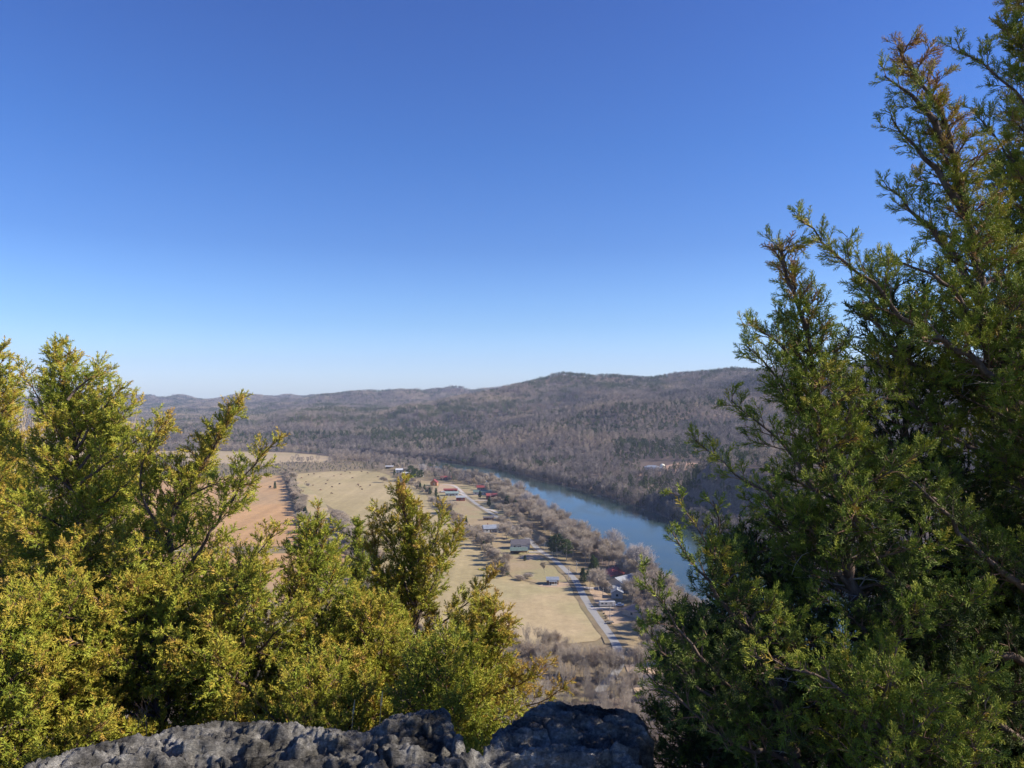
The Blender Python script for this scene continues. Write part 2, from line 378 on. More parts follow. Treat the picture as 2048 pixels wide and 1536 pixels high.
strip('driveway', [(943, 1000), (960, 1001), (975, 1001)], 3.5, M_gravel, PLAIN + .43)
strip('driveway', [(967, 1017), (985, 1020), (996, 1026)], 4, M_gravel, PLAIN + .43)
strip('driveway', [(1087, 1104), (1070, 1104), (1058, 1104)], 3, M_gravel, PLAIN + .44)
strip('driveway', [(1159, 1174), (1178, 1176), (1200, 1176)], 3.5, M_gravel, PLAIN + .44)
strip('driveway', [(1182, 1218), (1205, 1216), (1232, 1212)], 3.5, M_gravel, PLAIN + .44)
# ---------------------------------------------------------------- bare trees
def unit(v): return v / (np.linalg.norm(v) + 1e-9)
def bare_tree(seed, h=14., trunk_r=.22, fork=.22, spread=.8, depth=5, kids=3, twig_w=.022, upright=.35, lean=0.):
    """trunk segments, limb segments and twig spikes of a leafless tree"""
    R = np.random.default_rng(seed); trunk, limb, tw = [], [], []
    def grow(p, d, ln, r, lev):
        n = 3 if lev < 2 else 2
        for k in range(n):
            q = p + d * ln / n; rr = r * (1 - .28 * (k + 1) / n)
            (trunk if lev == 0 else limb).append((p, q, r * (1 - .28 * k / n), rr))
            if lev >= 1 and k < n - 1 or lev == 0 and k == n - 1 and False:
                if lev < depth: branch(q, d, ln * .55, rr * .55, lev + 1, .75)
            d = unit(d + R.normal(0, .13, 3) + np.array([0, 0, .06])); p = q
        if lev < depth:
            for _ in range(kids if lev else kids + 1): branch(p, d, ln * R.uniform(.62, .9), rr * .68, lev + 1, spread)
        else:
            for _ in range(5):
                e = unit(d + R.normal(0, .55, 3) + np.array([0, 0, upright * .6])); tw.append((p - d * ln * R.uniform(0, .9), e, R.uniform(.5, 1.1) * h * .055))
    def branch(p, d, ln, r, lev, sp):
        a = R.normal(0, 1, 3); a = unit(a - d * a.dot(d))
        e = unit(d + a * sp * R.uniform(.55, 1.25) + np.array([0, 0, upright]))
        if lev == depth:
            q = p + e * ln; limb.append((p, q, r, r * .5))
            for k in range(6):
                f = unit(e + R.normal(0, .6, 3) + np.array([0, 0, upright * .5])); tw.append((p + (q - p) * R.uniform(.1, 1), f, R.uniform(.5, 1.2) * h * .055))
            return
        grow(p, e, ln, r, lev)
    grow(np.zeros(3), unit(np.array([lean, 0, 1.])), h * fork, trunk_r, 0)
    A = lambda L: [np.array([s[i] for s in L]) for i in range(len(L[0]))]
    t = A(trunk); l = A(limb); w_ = A(tw)
    z = max(l[1][:, 2].max(), (w_[0] + w_[1] * w_[2][:, None])[:, 2].max()); s = h / z
    tp = prisms(t[0] * s, t[1] * s, t[2], t[3], 7)
    lp = prisms(l[0] * s, l[1] * s, np.maximum(l[2] * .8, .010), np.maximum(l[3] * .8, .007), 4 if depth > 3 else 3)
    tt_ = spikes(w_[0] * s, (w_[0] + w_[1] * w_[2][:, None]) * s, np.full(len(w_[0]), twig_w))
    return tp, lp, tt_
def twig_mat(name, stops, island=False):
    m, nt, b = new_mat(name); b.inputs['Roughness'].default_value = .9; b.inputs['Specular IOR Level'].default_value = .1
    oi = N(nt, 'ObjectInfo'); c = ramp(nt, oi.outputs['Random'], stops)
    if island: c = mixc(nt, 1, c, ramp(nt, noise_fac(nt, .0045, 5, .65), [(.38, (.50, .53, .62)), (.5, (.92, .92, .95)), (.62, (1.25, 1.18, 1.05))]), 'MULTIPLY')  # broad tone patches in the colour: species mix, also standing in for slope shading
    nt.links.new(c, b.inputs['Base Color']); return m
M_twig = twig_mat('grey_twigs', [(0, (.35, .285, .21)), (.35, (.43, .35, .26)), (.6, (.48, .40, .31)), (.85, (.37, .29, .215)), (1, (.44, .34, .24))])
M_bark = twig_mat('grey_bark', [(0, (.28, .25, .21)), (1, (.44, .40, .34))])
M_bwhite = twig_mat('pale_sycamore_bark', [(0, (.55, .51, .46)), (1, (.66, .62, .58))])
M_wtwig = twig_mat('pale_twigs', [(0, (.42, .36, .32)), (1, (.50, .44, .40))])
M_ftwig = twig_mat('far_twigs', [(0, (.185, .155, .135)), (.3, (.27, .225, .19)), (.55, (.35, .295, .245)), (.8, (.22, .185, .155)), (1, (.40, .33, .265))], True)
M_pine = twig_mat('pine_needles', [(0, (.035, .058, .022)), (.5, (.055, .085, .028)), (1, (.085, .115, .035))])
M_ever = twig_mat('far_evergreen', [(0, (.050, .062, .034)), (.5, (.068, .088, .040)), (1, (.095, .115, .045))])

def tree_meshes(name, seed, mb, mt, **kw):
    tp, lp, tw = bare_tree(seed, **kw)
    v, f = merge([tp]); trunk = mk_mesh(name + '_trunk', v, f, [mb])
    v, f = merge([lp, tw]); crown = mk_mesh(name + '_crown', v, f, [mb, mt], [0, 1])
    v, f = merge([tp, lp, tw]); whole = mk_mesh(name + '_whole', v, f, [mb, mt], [0, 0, 1])
    return trunk, crown, whole
TREES = {
    'wide': [tree_meshes('wide_tree', s, M_bark, M_twig, h=14, trunk_r=.22, fork=.10, spread=.9, depth=5, kids=3, twig_w=.020) for s in (1, 2, 3)],
    'tall': [tree_meshes('tall_tree', s, M_bark, M_twig, h=18, trunk_r=.20, fork=.18, spread=.62, depth=5, kids=3, twig_w=.019, upright=.5) for s in (11, 12, 13)],
    'syc': [tree_meshes('sycamore', s, M_bwhite, M_wtwig, h=21, trunk_r=.50, fork=.20, spread=.75, depth=5, kids=3, twig_w=.022, upright=.4) for s in (21, 22)],
    'bush': [tree_meshes('bush', s, M_bark, M_twig, h=6, trunk_r=.07, fork=.05, spread=1.0, depth=4, kids=4, twig_w=.014, upright=.3) for s in (31, 32)],
    'thin': [tree_meshes('thin_tree', s, M_bark, M_twig, h=15, trunk_r=.13, fork=.26, spread=.5, depth=4, kids=3, twig_w=.014, upright=.6) for s in (41, 42, 43)],
}
for k_, l_ in TREES.items(): print(k_, [len(t[2].polygons) for t in l_])

# evergreens: needle clumps on whorled limbs
def evergreen(seed, h=14., shape='pine', n=70, mat=None, nd=90, sz=.9):
    R = np.random.default_rng(seed); seg, cl = [], []
    seg.append((np.zeros(3), np.array([0, 0, h * .5]), .22 * h / 14, .15 * h / 14)); seg.append((np.array([0, 0, h * .5]), np.array([0, 0, h * .97]), .15 * h / 14, .03))
    for k in range(n):
        t = (k + R.uniform(0, 1)) / n; z0 = h * ((.30 + .68 * t) if shape == 'pine' else (.04 + .94 * t))
        L = h * ((.25 * math.sin(pi * min(1, t * .8 + .18)) ** .8 + .02) if shape == 'pine' else .24 * (1 - t) ** .75 + .02) * R.uniform(.65, 1.15)
        a = k * 2.4 + R.uniform(-.5, .5); up = R.uniform(.05, .45) if shape == 'pine' else R.uniform(.3, .8)
        d = unit(np.array([cos(a), sin(a), up])); p = np.array([0, 0, z0]); q = p + d * L; seg.append((p, q, .05, .02))
        for j in range(3 if shape == 'pine' else 4):
            u = R.uniform(.35, 1) if j else 1; cl.append((p + (q - p) * u + R.normal(0, .12, 3), R.uniform(.6, 1.1) * sz * (.6 if t > .9 else 1), d))
    P, Q = [], []
    for c, s, d in cl:
        o = R.normal(0, .33, (nd, 3)) * s; e = o + d * .5 * s + R.normal(0, .35, (nd, 3)) * s; e /= np.linalg.norm(e, axis=1, keepdims=True)
        P.append(c + o); Q.append(c + o + e * .42 * s)
    P = np.concatenate(P); Q = np.concatenate(Q)
    S = [np.array([s[i] for s in seg]) for i in range(4)]
    tp = prisms(S[0][:2], S[1][:2], S[2][:2], S[3][:2], 7); bp = prisms(S[0][2:], S[1][2:], S[2][2:], S[3][2:], 3)
    nd_ = spikes(P, Q, np.full(len(P), .055 * sz))
    v, f = merge([tp]); trunk = mk_mesh(shape + '_trunk', v, f, [M_bark])
    v, f = merge([bp, nd_]); crown = mk_mesh(shape + '_crown', v, f, [M_bark, mat], [0, 1])
    v, f = merge([tp, bp, nd_]); whole = mk_mesh(shape + '_whole', v, f, [M_bark, mat], [0, 0, 1])
    return trunk, crown, whole
TREES['pine'] = [evergreen(s, 15, 'pine', 60, M_pine) for s in (51, 52)]
TREES['cedar'] = [evergreen(s, 9, 'cone', 70, M_pine, 60, .6) for s in (61, 62)]

# far clumps used by the woodland masses
def lump(seed, kind, n=6, side=19, nt_=90):
    """several light crowns as one mesh"""
    R = np.random.default_rng(seed); P, Q, W, B0, B1 = [], [], [], [], []
    for k in range(n):
        c = np.array([R.uniform(-.5, .5) * side, R.uniform(-.5, .5) * side, -1.]) if n > 1 else np.zeros(3)
        h = R.uniform(11, 17) if kind == 'bare' else R.uniform(9, 15)
        cr = R.uniform(3.0, 4.8) if kind == 'bare' else R.uniform(2.4, 3.6)
        B0.append(c); B1.append(c + np.array([0, 0, h * .8]))
        g = R.normal(0, 1, (nt_, 3)); g /= np.linalg.norm(g, axis=1, keepdims=True); rr = R.uniform(.35, 1, (nt_, 1)) ** .5
        if kind == 'bare':
            base = c + np.array([0, 0, h * .58]) + g * rr * np.array([cr, cr, h * .38]) * .78
            dirn = g * .9 + np.array([0, 0, .45]) + R.normal(0, .45, (nt_, 3)); ln = R.uniform(1.0, 2.2, (nt_, 1)); wd = .12
        else:
            base = c + np.array([0, 0, h * .62]) + g * rr * np.array([cr, cr, h * .36]) * (1 - .35 * np.clip(g[:, 2:3], 0, 1) * np.array([1, 1, 0]))
            dirn = g + np.array([0, 0, .4]) + R.normal(0, .4, (nt_, 3)); ln = R.uniform(.7, 1.4, (nt_, 1)); wd = .26
        dirn /= np.linalg.norm(dirn, axis=1, keepdims=True)
        P.append(base); Q.append(base + dirn * ln); W.append(np.full(nt_, wd))
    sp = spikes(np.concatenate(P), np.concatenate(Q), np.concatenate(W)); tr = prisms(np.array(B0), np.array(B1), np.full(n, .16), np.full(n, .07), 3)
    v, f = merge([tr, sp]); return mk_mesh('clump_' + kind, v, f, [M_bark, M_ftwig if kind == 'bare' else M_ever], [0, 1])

def proto_collection(name, meshes):
    c = bpy.data.collections.new(name)
    for k, me in enumerate(meshes): c.objects.link(bpy.data.objects.new('%s_%02d' % (name, k), me))
    return c
def scatter(name, pts, rot, scl, idx, coll, **kw):
    """one object of woodland: a cloud of points, a tree on each"""
    me = bpy.data.meshes.new(name); me.vertices.add(len(pts)); me.vertices.foreach_set('co', np.asarray(pts, np.float32).ravel())
    for k, a in (('rz', rot), ('sc', scl)): me.attributes.new(k, 'FLOAT', 'POINT').data.foreach_set('value', np.asarray(a, np.float32))
    me.attributes.new('pick', 'INT', 'POINT').data.foreach_set('value', np.asarray(idx, np.int32)); me.update()
    o = link(name, me); g = bpy.data.node_groups.new(name, 'GeometryNodeTree')
    g.interface.new_socket('Geometry', in_out='INPUT', socket_type='NodeSocketGeometry'); g.interface.new_socket('Geometry', in_out='OUTPUT', socket_type='NodeSocketGeometry')
    n = g.nodes.new; gi, go = n('NodeGroupInput'), n('NodeGroupOutput'); ip = n('GeometryNodeInstanceOnPoints'); ci = n('GeometryNodeCollectionInfo')
    ci.inputs[0].default_value = coll; ci.inputs['Separate Children'].default_value = True; ci.inputs['Reset Children'].default_value = True
    def attr(k, t):
        a = n('GeometryNodeInputNamedAttribute'); a.data_type = t; a.inputs[0].default_value = k
        return next(s for s in a.outputs if s.enabled and s.name == 'Attribute')
    cx = n('ShaderNodeCombineXYZ'); sx = n('ShaderNodeCombineXYZ'); L = g.links.new
    L(attr('rz', 'FLOAT'), cx.inputs[2]); L(attr('sc', 'FLOAT'), sx.inputs[2]); a = attr('sc', 'FLOAT'); L(a, sx.inputs[0]); L(a, sx.inputs[1])
    L(gi.outputs[0], ip.inputs['Points']); L(ci.outputs[0], ip.inputs['Instance']); ip.inputs['Pick Instance'].default_value = True
    L(attr('pick', 'INT'), ip.inputs['Instance Index']); L(cx.outputs[0], ip.inputs['Rotation']); L(sx.outputs[0], ip.inputs['Scale']); L(ip.outputs[0], go.inputs[0])
    o.modifiers.new('woodland', 'NODES').node_group = g
    return tag(o, kind='stuff', **kw)

# ---- woodland masses
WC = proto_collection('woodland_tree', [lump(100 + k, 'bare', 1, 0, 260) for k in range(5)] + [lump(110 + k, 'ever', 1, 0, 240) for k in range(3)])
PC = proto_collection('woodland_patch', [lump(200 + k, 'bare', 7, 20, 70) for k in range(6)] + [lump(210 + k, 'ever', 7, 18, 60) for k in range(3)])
R = np.random.default_rng(5)
def cand(y0, y1, step, x0=None, x1=None):
    ys = np.arange(y0, y1, step); P = []
    for y in ys:
        hw = y * .72 + 30; xs = np.arange(-hw if x0 is None else x0, hw if x1 is None else x1, step); P.append(np.stack([xs, np.full(len(xs), y)], 1))
    P = np.concatenate(P); return P + R.uniform(-.5, .5, P.shape) * step
def inside_px(x, y, poly, z=PLAIN):
    """is the ground point within a region outlined in photo pixels"""
    Q = np.array([on_z(u, v, z)[:2] for u, v in poly]); r = np.zeros(len(x), bool); j = len(Q) - 1
    for i in range(len(Q)):
        c = ((Q[i, 1] > y) != (Q[j, 1] > y)) & (x < (Q[j, 0] - Q[i, 0]) * (y - Q[i, 1]) / (Q[j, 1] - Q[i, 1] + 1e-9) + Q[i, 0]); r ^= c; j = i
    return r
def right_of_river(x, y, m=2): return x > np.interp(y, far_y, far_x) + m
def pix(x, y, z):
    dy = y * cos(PITCH) + (z - CZ) * sin(PITCH); up = (z - CZ) * cos(PITCH) - y * sin(PITCH)
    return 1024 + F * x / dy, 768 - F * up / dy
def ever_prob(x, y, z):
    u, v = pix(x, y, z)
    p = .11 + .6 * sstep(.52, .64, fbm(x / 260, y / 170, 77, 3)) + .25 * sstep(.60, .7, fbm(x / 60, y / 60, 78, 2))
    p += .75 * ((u > 1225) & (u < 1440) & (v > 885) & (v < 927) & (y < 1350))            # pines behind the white house
    p += .85 * np.exp(-((x - 195) / 50) ** 2 - ((y - 725) / 65) ** 2)                      # top of the knoll
    p += .6 * ((v < 772) & (u > 1040) & (u < 1190) & (y < 3300)) + .5 * ((v < 780) & (u > 1200) & (u < 1330) & (y < 3300))
    p += .55 * ((u > 740) & (u < 965) & (v > 868) & (v < 905))
    return np.clip(p, 0, .95)
def clearing(x, y):
    z = ground_z(x, y); u, v = pix(x, y, z)
    return (u > 1280) & (u < 1420) & (v > 921) & (v < np.where(u < 1345, 946, 936)) & (y > 780) & (y < 1250)
# far bank and the wooded hills, single trees up to 1900 m
P = cand(240, 1950, 8.2); x, y = P[:, 0], P[:, 1]; k = right_of_river(x, y, 2); x, y = x[k], y[k]
z = ground_z(x, y); k = visible(x, y, z, 16) & ~clearing(x, y); x, y, z = x[k], y[k], z[k]
e = R.uniform(0, 1, len(x)) < ever_prob(x, y, z)
sc = R.uniform(.65, 1.15, len(x)) * np.where(e, .85, 1) * np.where(fbm(x / 90, y / 90, 91, 2) > .6, .8, 1)
print('woodland trees', len(x))
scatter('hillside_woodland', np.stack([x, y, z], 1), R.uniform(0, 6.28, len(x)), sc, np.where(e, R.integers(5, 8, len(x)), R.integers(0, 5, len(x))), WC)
# the first rows of trees right at the water's edge
P = cand(240, 1560, 4.6); x, y = P[:, 0], P[:, 1]; d = dist_poly(x, y, far_x, far_y); k = right_of_river(x, y, 1.5) & (d < 17); x, y = x[k], y[k]; z = ground_z(x, y)
k = visible(x, y, z, 16); x, y, z = x[k], y[k], z[k]; e = R.uniform(0, 1, len(x)) < .10
scatter('bank_woodland', np.stack([x, y, z - .5], 1), R.uniform(0, 6.28, len(x)), R.uniform(.45, 1.05, len(x)), np.where(e, R.integers(5, 8, len(x)), R.integers(0, 5, len(x))), WC)
# patches beyond
P = np.concatenate([cand(1950, 3400, 17), cand(3400, 7250, 23)]); x, y = P[:, 0], P[:, 1]; k = right_of_river(x, y, 8); x, y = x[k], y[k]
z = ground_z(x, y); k = visible(x, y, z, 18); x, y, z = x[k], y[k], z[k]
e = R.uniform(0, 1, len(x)) < ever_prob(x, y, z); far = y > 3400
print('patches', len(x))
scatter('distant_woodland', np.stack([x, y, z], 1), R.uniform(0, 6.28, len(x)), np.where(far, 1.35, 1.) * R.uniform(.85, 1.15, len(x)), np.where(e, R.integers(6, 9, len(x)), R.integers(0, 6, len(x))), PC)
# strip of riverside woodland beyond the fields, on the near bank
P = cand(930, 1650, 8); x, y = P[:, 0], P[:, 1]; z = np.full(len(x), PLAIN)
d = dist_poly(x, y, near_x, near_y); left = x < np.interp(y, near_y, near_x) - 3
FARF = [(-600, 906), (100, 903), (278, 901.8), (439, 902.2), (576, 905), (630, 909), (664, 914), (668, 920), (655, 926), (593, 924), (525, 930), (420, 929), (292, 917), (100, 922), (-600, 930)]
PAST = [(430, 953), (562, 951), (588, 948), (660, 943), (747, 941), (781, 951), (826, 968), (1000, 1200), (300, 1100)]
k = left & ~inside_px(x, y, FARF) & ~inside_px(x, y, PAST) & visible(x, y, z, 18) 
u, v = pix(x, y, z); k &= ~((u > 770) & (v > 936)) | inside_px(x, y, [(845, 945), (900, 948), (960, 962), (1010, 985), (985, 992), (930, 972), (880, 962)])
x, y, z = x[k], y[k], z[k]; e = R.uniform(0, 1, len(x)) < .10 + .35 * ((pix(x, y, z)[1] > 926) & (pix(x, y, z)[0] < 760))
print('riverside', len(x))
scatter('riverside_woodland', np.stack([x, y, z], 1), R.uniform(0, 6.28, len(x)), R.uniform(.6, 1.05, len(x)) * np.where(e, .8, 1) * np.where((pix(x, y, z)[1] > 926) & (pix(x, y, z)[0] < 740), .42, 1), np.where(e, R.integers(5, 8, len(x)), R.integers(0, 5, len(x))), WC)
# ---------------------------------------------------------------- buildings
PAINT = {}
def paint(name, col, rough=.7, spec=.25, var=.15, scale=1.2):
    if name not in PAINT: PAINT[name] = plain(name, col, rough, var, scale, spec)
    return PAINT[name]
def roof_mat(name, col, ribs=True, rough=.5):
    if name in PAINT: return PAINT[name]
    m, nt, b = new_mat(name); b.inputs['Roughness'].default_value = rough
    tc = N(nt, 'TexCoord'); wv = N(nt, 'TexWave'); wv.inputs['Scale'].default_value = 3.2; wv.bands_direction = 'X'; nt.links.new(tc.outputs['Object'], wv.inputs['Vector'])
    f = noise_fac(nt, .7, 4)
    c = ramp(nt, f, [(.3, tuple(x * .8 for x in col)), (.7, tuple(min(1, x * 1.15) for x in col))])
    nt.links.new(c, b.inputs['Base Color'])
    if ribs: bump(nt, b, wv.outputs['Fac'], .5, .04)
    PAINT[name] = m; return m
M_glass, _nt, _b = new_mat('window_glass'); _b.inputs['Base Color'].default_value = (.03, .04, .05, 1); _b.inputs['Roughness'].default_value = .08; _b.inputs['Specular IOR Level'].default_value = .6
M_trim = paint('white_trim', (.72, .70, .66)); M_dark = paint('dark_wood', (.07, .05, .04)); M_brick = paint('chimney_brick', (.28, .13, .09)); M_conc = paint('concrete', (.38, .37, .35))
def house(name, cat, label, u, v, L, W, H, rz, wall, roof, rise=1.8, hip=False, over=.5, chimney=None, windows=2, porch=False, door=True, open_side=False, wing=None, z=None):
    """gabled or hipped building, ridge along its local x; u, v: the photo pixel of the middle of its footprint"""
    p = on_z(u, v, PLAIN + .2) if z is None else z
    root = empty(name, tuple(p), rz, label=label, cat=cat)
    m = MB(); wl, ww = L / 2, W / 2
    if open_side:
        m.box((0, ww - .1, H / 2), (L, .2, H)); root_posts = [(-wl + .15 + k * (L - .3) / 4, -ww + .15) for k in range(5)]
        for px, py in root_posts: MB().box((px, py, H / 2), (.18, .18, H)).build('post', M_dark, root)
    else:
        m.box((0, 0, H / 2), (L, W, H))
        if not hip:
            for s in (-1, 1): m.poly([(s * wl, -ww, H), (s * wl, ww, H), (s * wl, 0, H + rise)][::s])
    wobj = m.build('wall', wall, root)
    r = MB(); lo, wo_, t = wl + over, ww + over, .16; ez = H - rise * over / ww + .03; inset = (W / 2 if hip else 0)
    a, b_ = (-lo + inset, 0, H + rise + .05), (lo - inset, 0, H + rise + .05)
    for s in (-1, 1):
        q = [(-lo, s * wo_, ez), (lo, s * wo_, ez), b_, a]; q2 = [(x, y, zz + t) for x, y, zz in q]
        r.poly(q2 if s < 0 else q2[::-1]); r.poly(q[::-1] if s < 0 else q)
        r.poly([q[0], q[1], q2[1], q2[0]][::1 if s < 0 else -1])
        if hip:
            e = [(s * lo, -wo_, ez + t), (s * lo, wo_, ez + t), (s * (lo - inset), 0, H + rise + .05 + t)]; r.poly(e if s > 0 else e[::-1])
        else:
            for s2 in (-1, 1): r.poly([(s2 * lo, s * wo_, ez), (s2 * lo, 0, H + rise + .05), (s2 * lo, 0, H + rise + .05 + t), (s2 * lo, s * wo_, ez + t)])
    robj = r.build('roof', roof, root)
    if chimney is not None: MB().box((chimney, .6, H + rise + .2), (.8, .7, 2.2)).build('chimney', M_brick, robj)
    if not open_side:
        if door:
            d = MB().box((-L * .12, -ww - .03, 1.05), (1.0, .08, 2.1)).build('door', M_dark, root); MB().box((-L * .12 + .38, -ww - .10, 1.0), (.06, .07, .12)).build('handle', M_conc, d)
        for k in range(windows):
            x = -wl + (k + .5) * L / windows
            if abs(x + L * .12) < 1.2: x += 1.8
            for s in (-1, 1):
                wd = MB().box((x, s * (ww + .02), H * .55), (1.3, .06, 1.2)).build('window', M_glass, root)
                f = MB()
                for dx, dz, sx, sz in ((0, .65, 1.5, .1), (0, -.65, 1.5, .1), (-.7, 0, .1, 1.2), (.7, 0, .1, 1.2)): f.box((x + dx, s * (ww + .04), H * .55 + dz), (sx, .1, sz))
                f.build('frame', M_trim, wd)
        for s in (-1, 1): MB().box((s * (wl + .02), 0, H * .55), (.06, 1.3, 1.2)).build('window', M_glass, root)
    if porch:
        pr = MB(); pr.box((0, -ww - 1.3, H - .35), (L * .7, 2.6, .12)); pr.build('porch_roof', roof, root)
        for k in range(4): MB().box((-L * .33 + k * L * .22, -ww - 2.4, (H - .4) / 2), (.14, .14, H - .45)).build('porch_post', M_trim, root)
        MB().box((0, -ww - 1.3, .12), (L * .7, 2.6, .24)).build('porch_floor', M_conc, root)
    if wing:
        wx, wy, wL, wW, wH = wing; g = MB().box((wx, wy, wH / 2), (wL, wW, wH)); g.build('wing_wall', wall, root)
        g = MB(); rr = wW * .25
        for s in (-1, 1):
            q = [(wx - wL / 2 - .3, wy + s * (wW / 2 + .3), wH), (wx + wL / 2 + .3, wy + s * (wW / 2 + .3), wH), (wx + wL / 2 + .3, wy, wH + rr), (wx - wL / 2 - .3, wy, wH + rr)]
            g.poly(q if s < 0 else q[::-1])
        for s in (-1, 1): g.poly([(wx + s * wL / 2, wy - wW / 2, wH), (wx + s * wL / 2, wy + wW / 2, wH), (wx + s * wL / 2, wy, wH + rr)][::s])
        g.build('wing_roof', roof, root)
    return root
gr = roof_mat('green_metal_roof', (.13, .17, .145)); rd = roof_mat('red_metal_roof', (.24, .055, .045)); gy = roof_mat('grey_metal_roof', (.32, .33, .34)); wh = roof_mat('white_metal_roof', (.55, .55, .56)); dk = roof_mat('dark_shingle_roof', (.11, .10, .11), False, .9); br = roof_mat('brown_shingle_roof', (.30, .23, .20), False, .9)
bl = roof_mat('bluish_metal_roof', (.24, .26, .30)); mr = roof_mat('faded_red_roof', (.34, .085, .07)); lg = roof_mat('light_green_roof', (.24, .30, .27))
W_white = paint('white_siding', (.52, .51, .47)); W_tan = paint('tan_siding', (.46, .38, .29)); W_red = paint('red_barn_boards', (.22, .05, .04)); W_orange = paint('orange_stained_logs', (.45, .19, .07)); W_brown = paint('brown_boards', (.20, .13, .09)); W_grey = paint('grey_siding', (.34, .34, .35)); W_brick = paint('orange_brick', (.50, .22, .13)); W_log = paint('dark_red_logs', (.22, .08, .05))
house('farm_shed', 'shed', 'long open shed with flat white roof at the head of the village street', 778.6, 937, 12, 8, 3.4, .05, W_tan, wh, .7, windows=0, door=False, open_side=True)
house('house', 'house', 'house with broad white metal roof beside the tall pines at the village end', 804, 944.5, 17, 10, 3.8, .12, W_white, wh, 1.6, windows=4, chimney=2)
house('brick_house', 'house', 'small orange brick house in front of the white roofed house', 811, 951, 9, 7, 3.2, .1, W_brick, wh, 1.2)
house('gabled_cabin', 'cabin', 'bright orange timber cabin with steep red roof', 868.5, 971, 9, 8, 4.2, 1.5, W_orange, rd, 3.2, windows=2, chimney=1)
house('log_house', 'house', 'dark red log house half hidden among bare trees behind the orange cabin', 893, 959.5, 15, 8, 3.0, .05, W_log, mr, 1.8, windows=4, porch=True)
house('long_shed', 'shed', 'long low red shed with red metal roof near the orange cabin', 901, 984, 15, 5.5, 2.8, .03, W_red, rd, 1.0, windows=2)
house('cottage', 'house', 'white cottage with pale green metal roof between the red sheds', 904, 991, 14, 8, 2.9, .05, W_white, lg, 1.5, windows=4)
house('small_barn', 'barn', 'small bright red barn with grey roof facing the field', 921, 1001, 9, 6.5, 3.6, .08, W_red, gy, 1.4, windows=1)
house('house', 'house', 'house with vivid red metal roof under the riverside trees', 966, 980, 14, 8, 3.4, .05, W_tan, rd, 1.9, windows=3)
house('bungalow', 'house', 'white bungalow with green metal roof next to the vivid red roof', 965, 988.5, 20, 9, 3.0, .04, W_white, gr, 1.7, windows=4, wing=(8, -5, 5, 5, 2.6))
house('barn', 'barn', 'dull red barn shaded by trees beside the lane', 985, 997.5, 13, 9, 3.8, .1, W_red, mr, 2.0, windows=2)
house('storage_trailer', 'shed', 'low dark shed with black roof standing on the brown lawn', 977, 1040, 9, 3.6, 2.4, .1, W_brown, dk, .7, windows=1)
house('house', 'house', 'grey roofed house with pale gravel yard in the middle of the village', 983, 1063, 14, 9, 3.2, .25, W_grey, bl, 2.2, windows=3, wing=(6, -4, 6, 5, 2.6), chimney=-3)
house('house', 'house', 'dark roofed white gabled house directly behind the green roofed pavilion', 1040, 1096, 13, 9, 3.6, .1, W_white, dk, 2.6, windows=3, wing=(3, -3, 6, 5, 3.2))
house('pavilion', 'pavilion', 'long pavilion with dull green metal roof on wooden posts', 1037.5, 1107, 11.5, 6.5, 2.7, .03, W_brown, gr, 1.5, windows=0, door=False, open_side=True)
house('field_cabin', 'cabin', 'small dark brown cabin with bluish roof alone at the meadow edge', 1105, 1167, 6.6, 5.2, 2.7, .02, W_brown, bl, 1.1, windows=1, porch=True)
house('house', 'house', 'big house with faded red hipped roof nearest the river bank', 1230, 1156, 15, 12, 3.4, .5, W_tan, mr, 3.0, hip=True, windows=3, chimney=1)
house('workshop', 'barn', 'large workshop with pale grey metal roof beside the red hipped house', 1247, 1176, 15, 12, 4.6, .75, W_white, gy, 2.4, windows=2)
house('garage', 'garage', 'small white garage with grey gable roof beside the trailer drive', 1234, 1194, 6, 6, 3.0, 1.45, W_white, gy, 1.6, windows=1)
house('garden_shed', 'shed', 'narrow grey roofed lean shed just behind the small white garage', 1240, 1183.5, 8, 4, 2.6, .1, W_grey, gy, .9, windows=1)
house('house', 'house', 'brown shingled hip roof house closest to the bluff', 1284, 1229, 15, 12, 3.0, .65, W_tan, br, 3.6, hip=True, windows=3)
# the big pale house on the far hillside
zc = float(ground_z(np.array([187.]), np.array([985.]))[0])
P0 = at_y(1304, 926, 985); zc = float(ground_z(np.array([P0[0]]), np.array([985.]))[0])
h0 = house('mansion', 'house', 'large blue grey house with white trim on the far hillside clearing', 0, 0, 19, 11, 6.4, -.25, paint('blue_grey_siding', (.30, .34, .42)), bl, 2.2, windows=5, hip=True, wing=(11, -1, 6, 8, 5), chimney=3, z=(P0[0], 985, zc - .3))
for k in range(4): MB().box((-7 + k * 4.6, -6.6, 3.2), (.35, .35, 6.4)).build('column', M_trim, h0)
MB().box((0, -6.2, 3.3), (17, 2.2, .25)).build('balcony', M_trim, h0)
P1 = at_y(1325, 926, 990); zc = float(ground_z(np.array([P1[0]]), np.array([990.]))[0])
dm = empty('domed_tank', (P1[0], 990, zc - .2), 0, label='round cream coloured tower with domed top next to the hillside mansion', cat='tower')
m = MB(); m.cyl((0, 0, 0), (0, 0, 5.5), 3.0, 3.0, 20); m.build('wall', paint('cream_stucco', (.74, .68, .50)), dm)
m = MB(); pr = [(3.25, 5.5), (3.2, 6.2), (2.7, 7.2), (1.7, 8.0), (.5, 8.4)]
for a, b_ in zip(pr[:-1], pr[1:]): m.cyl((0, 0, a[1]), (0, 0, b_[1]), a[0], b_[0], 20)
m.build('dome', paint('cream_dome', (.78, .73, .58)), dm)
MB().box((-.4, -3.02, 1.1), (1.1, .1, 2.2)).build('door', M_dark, dm)
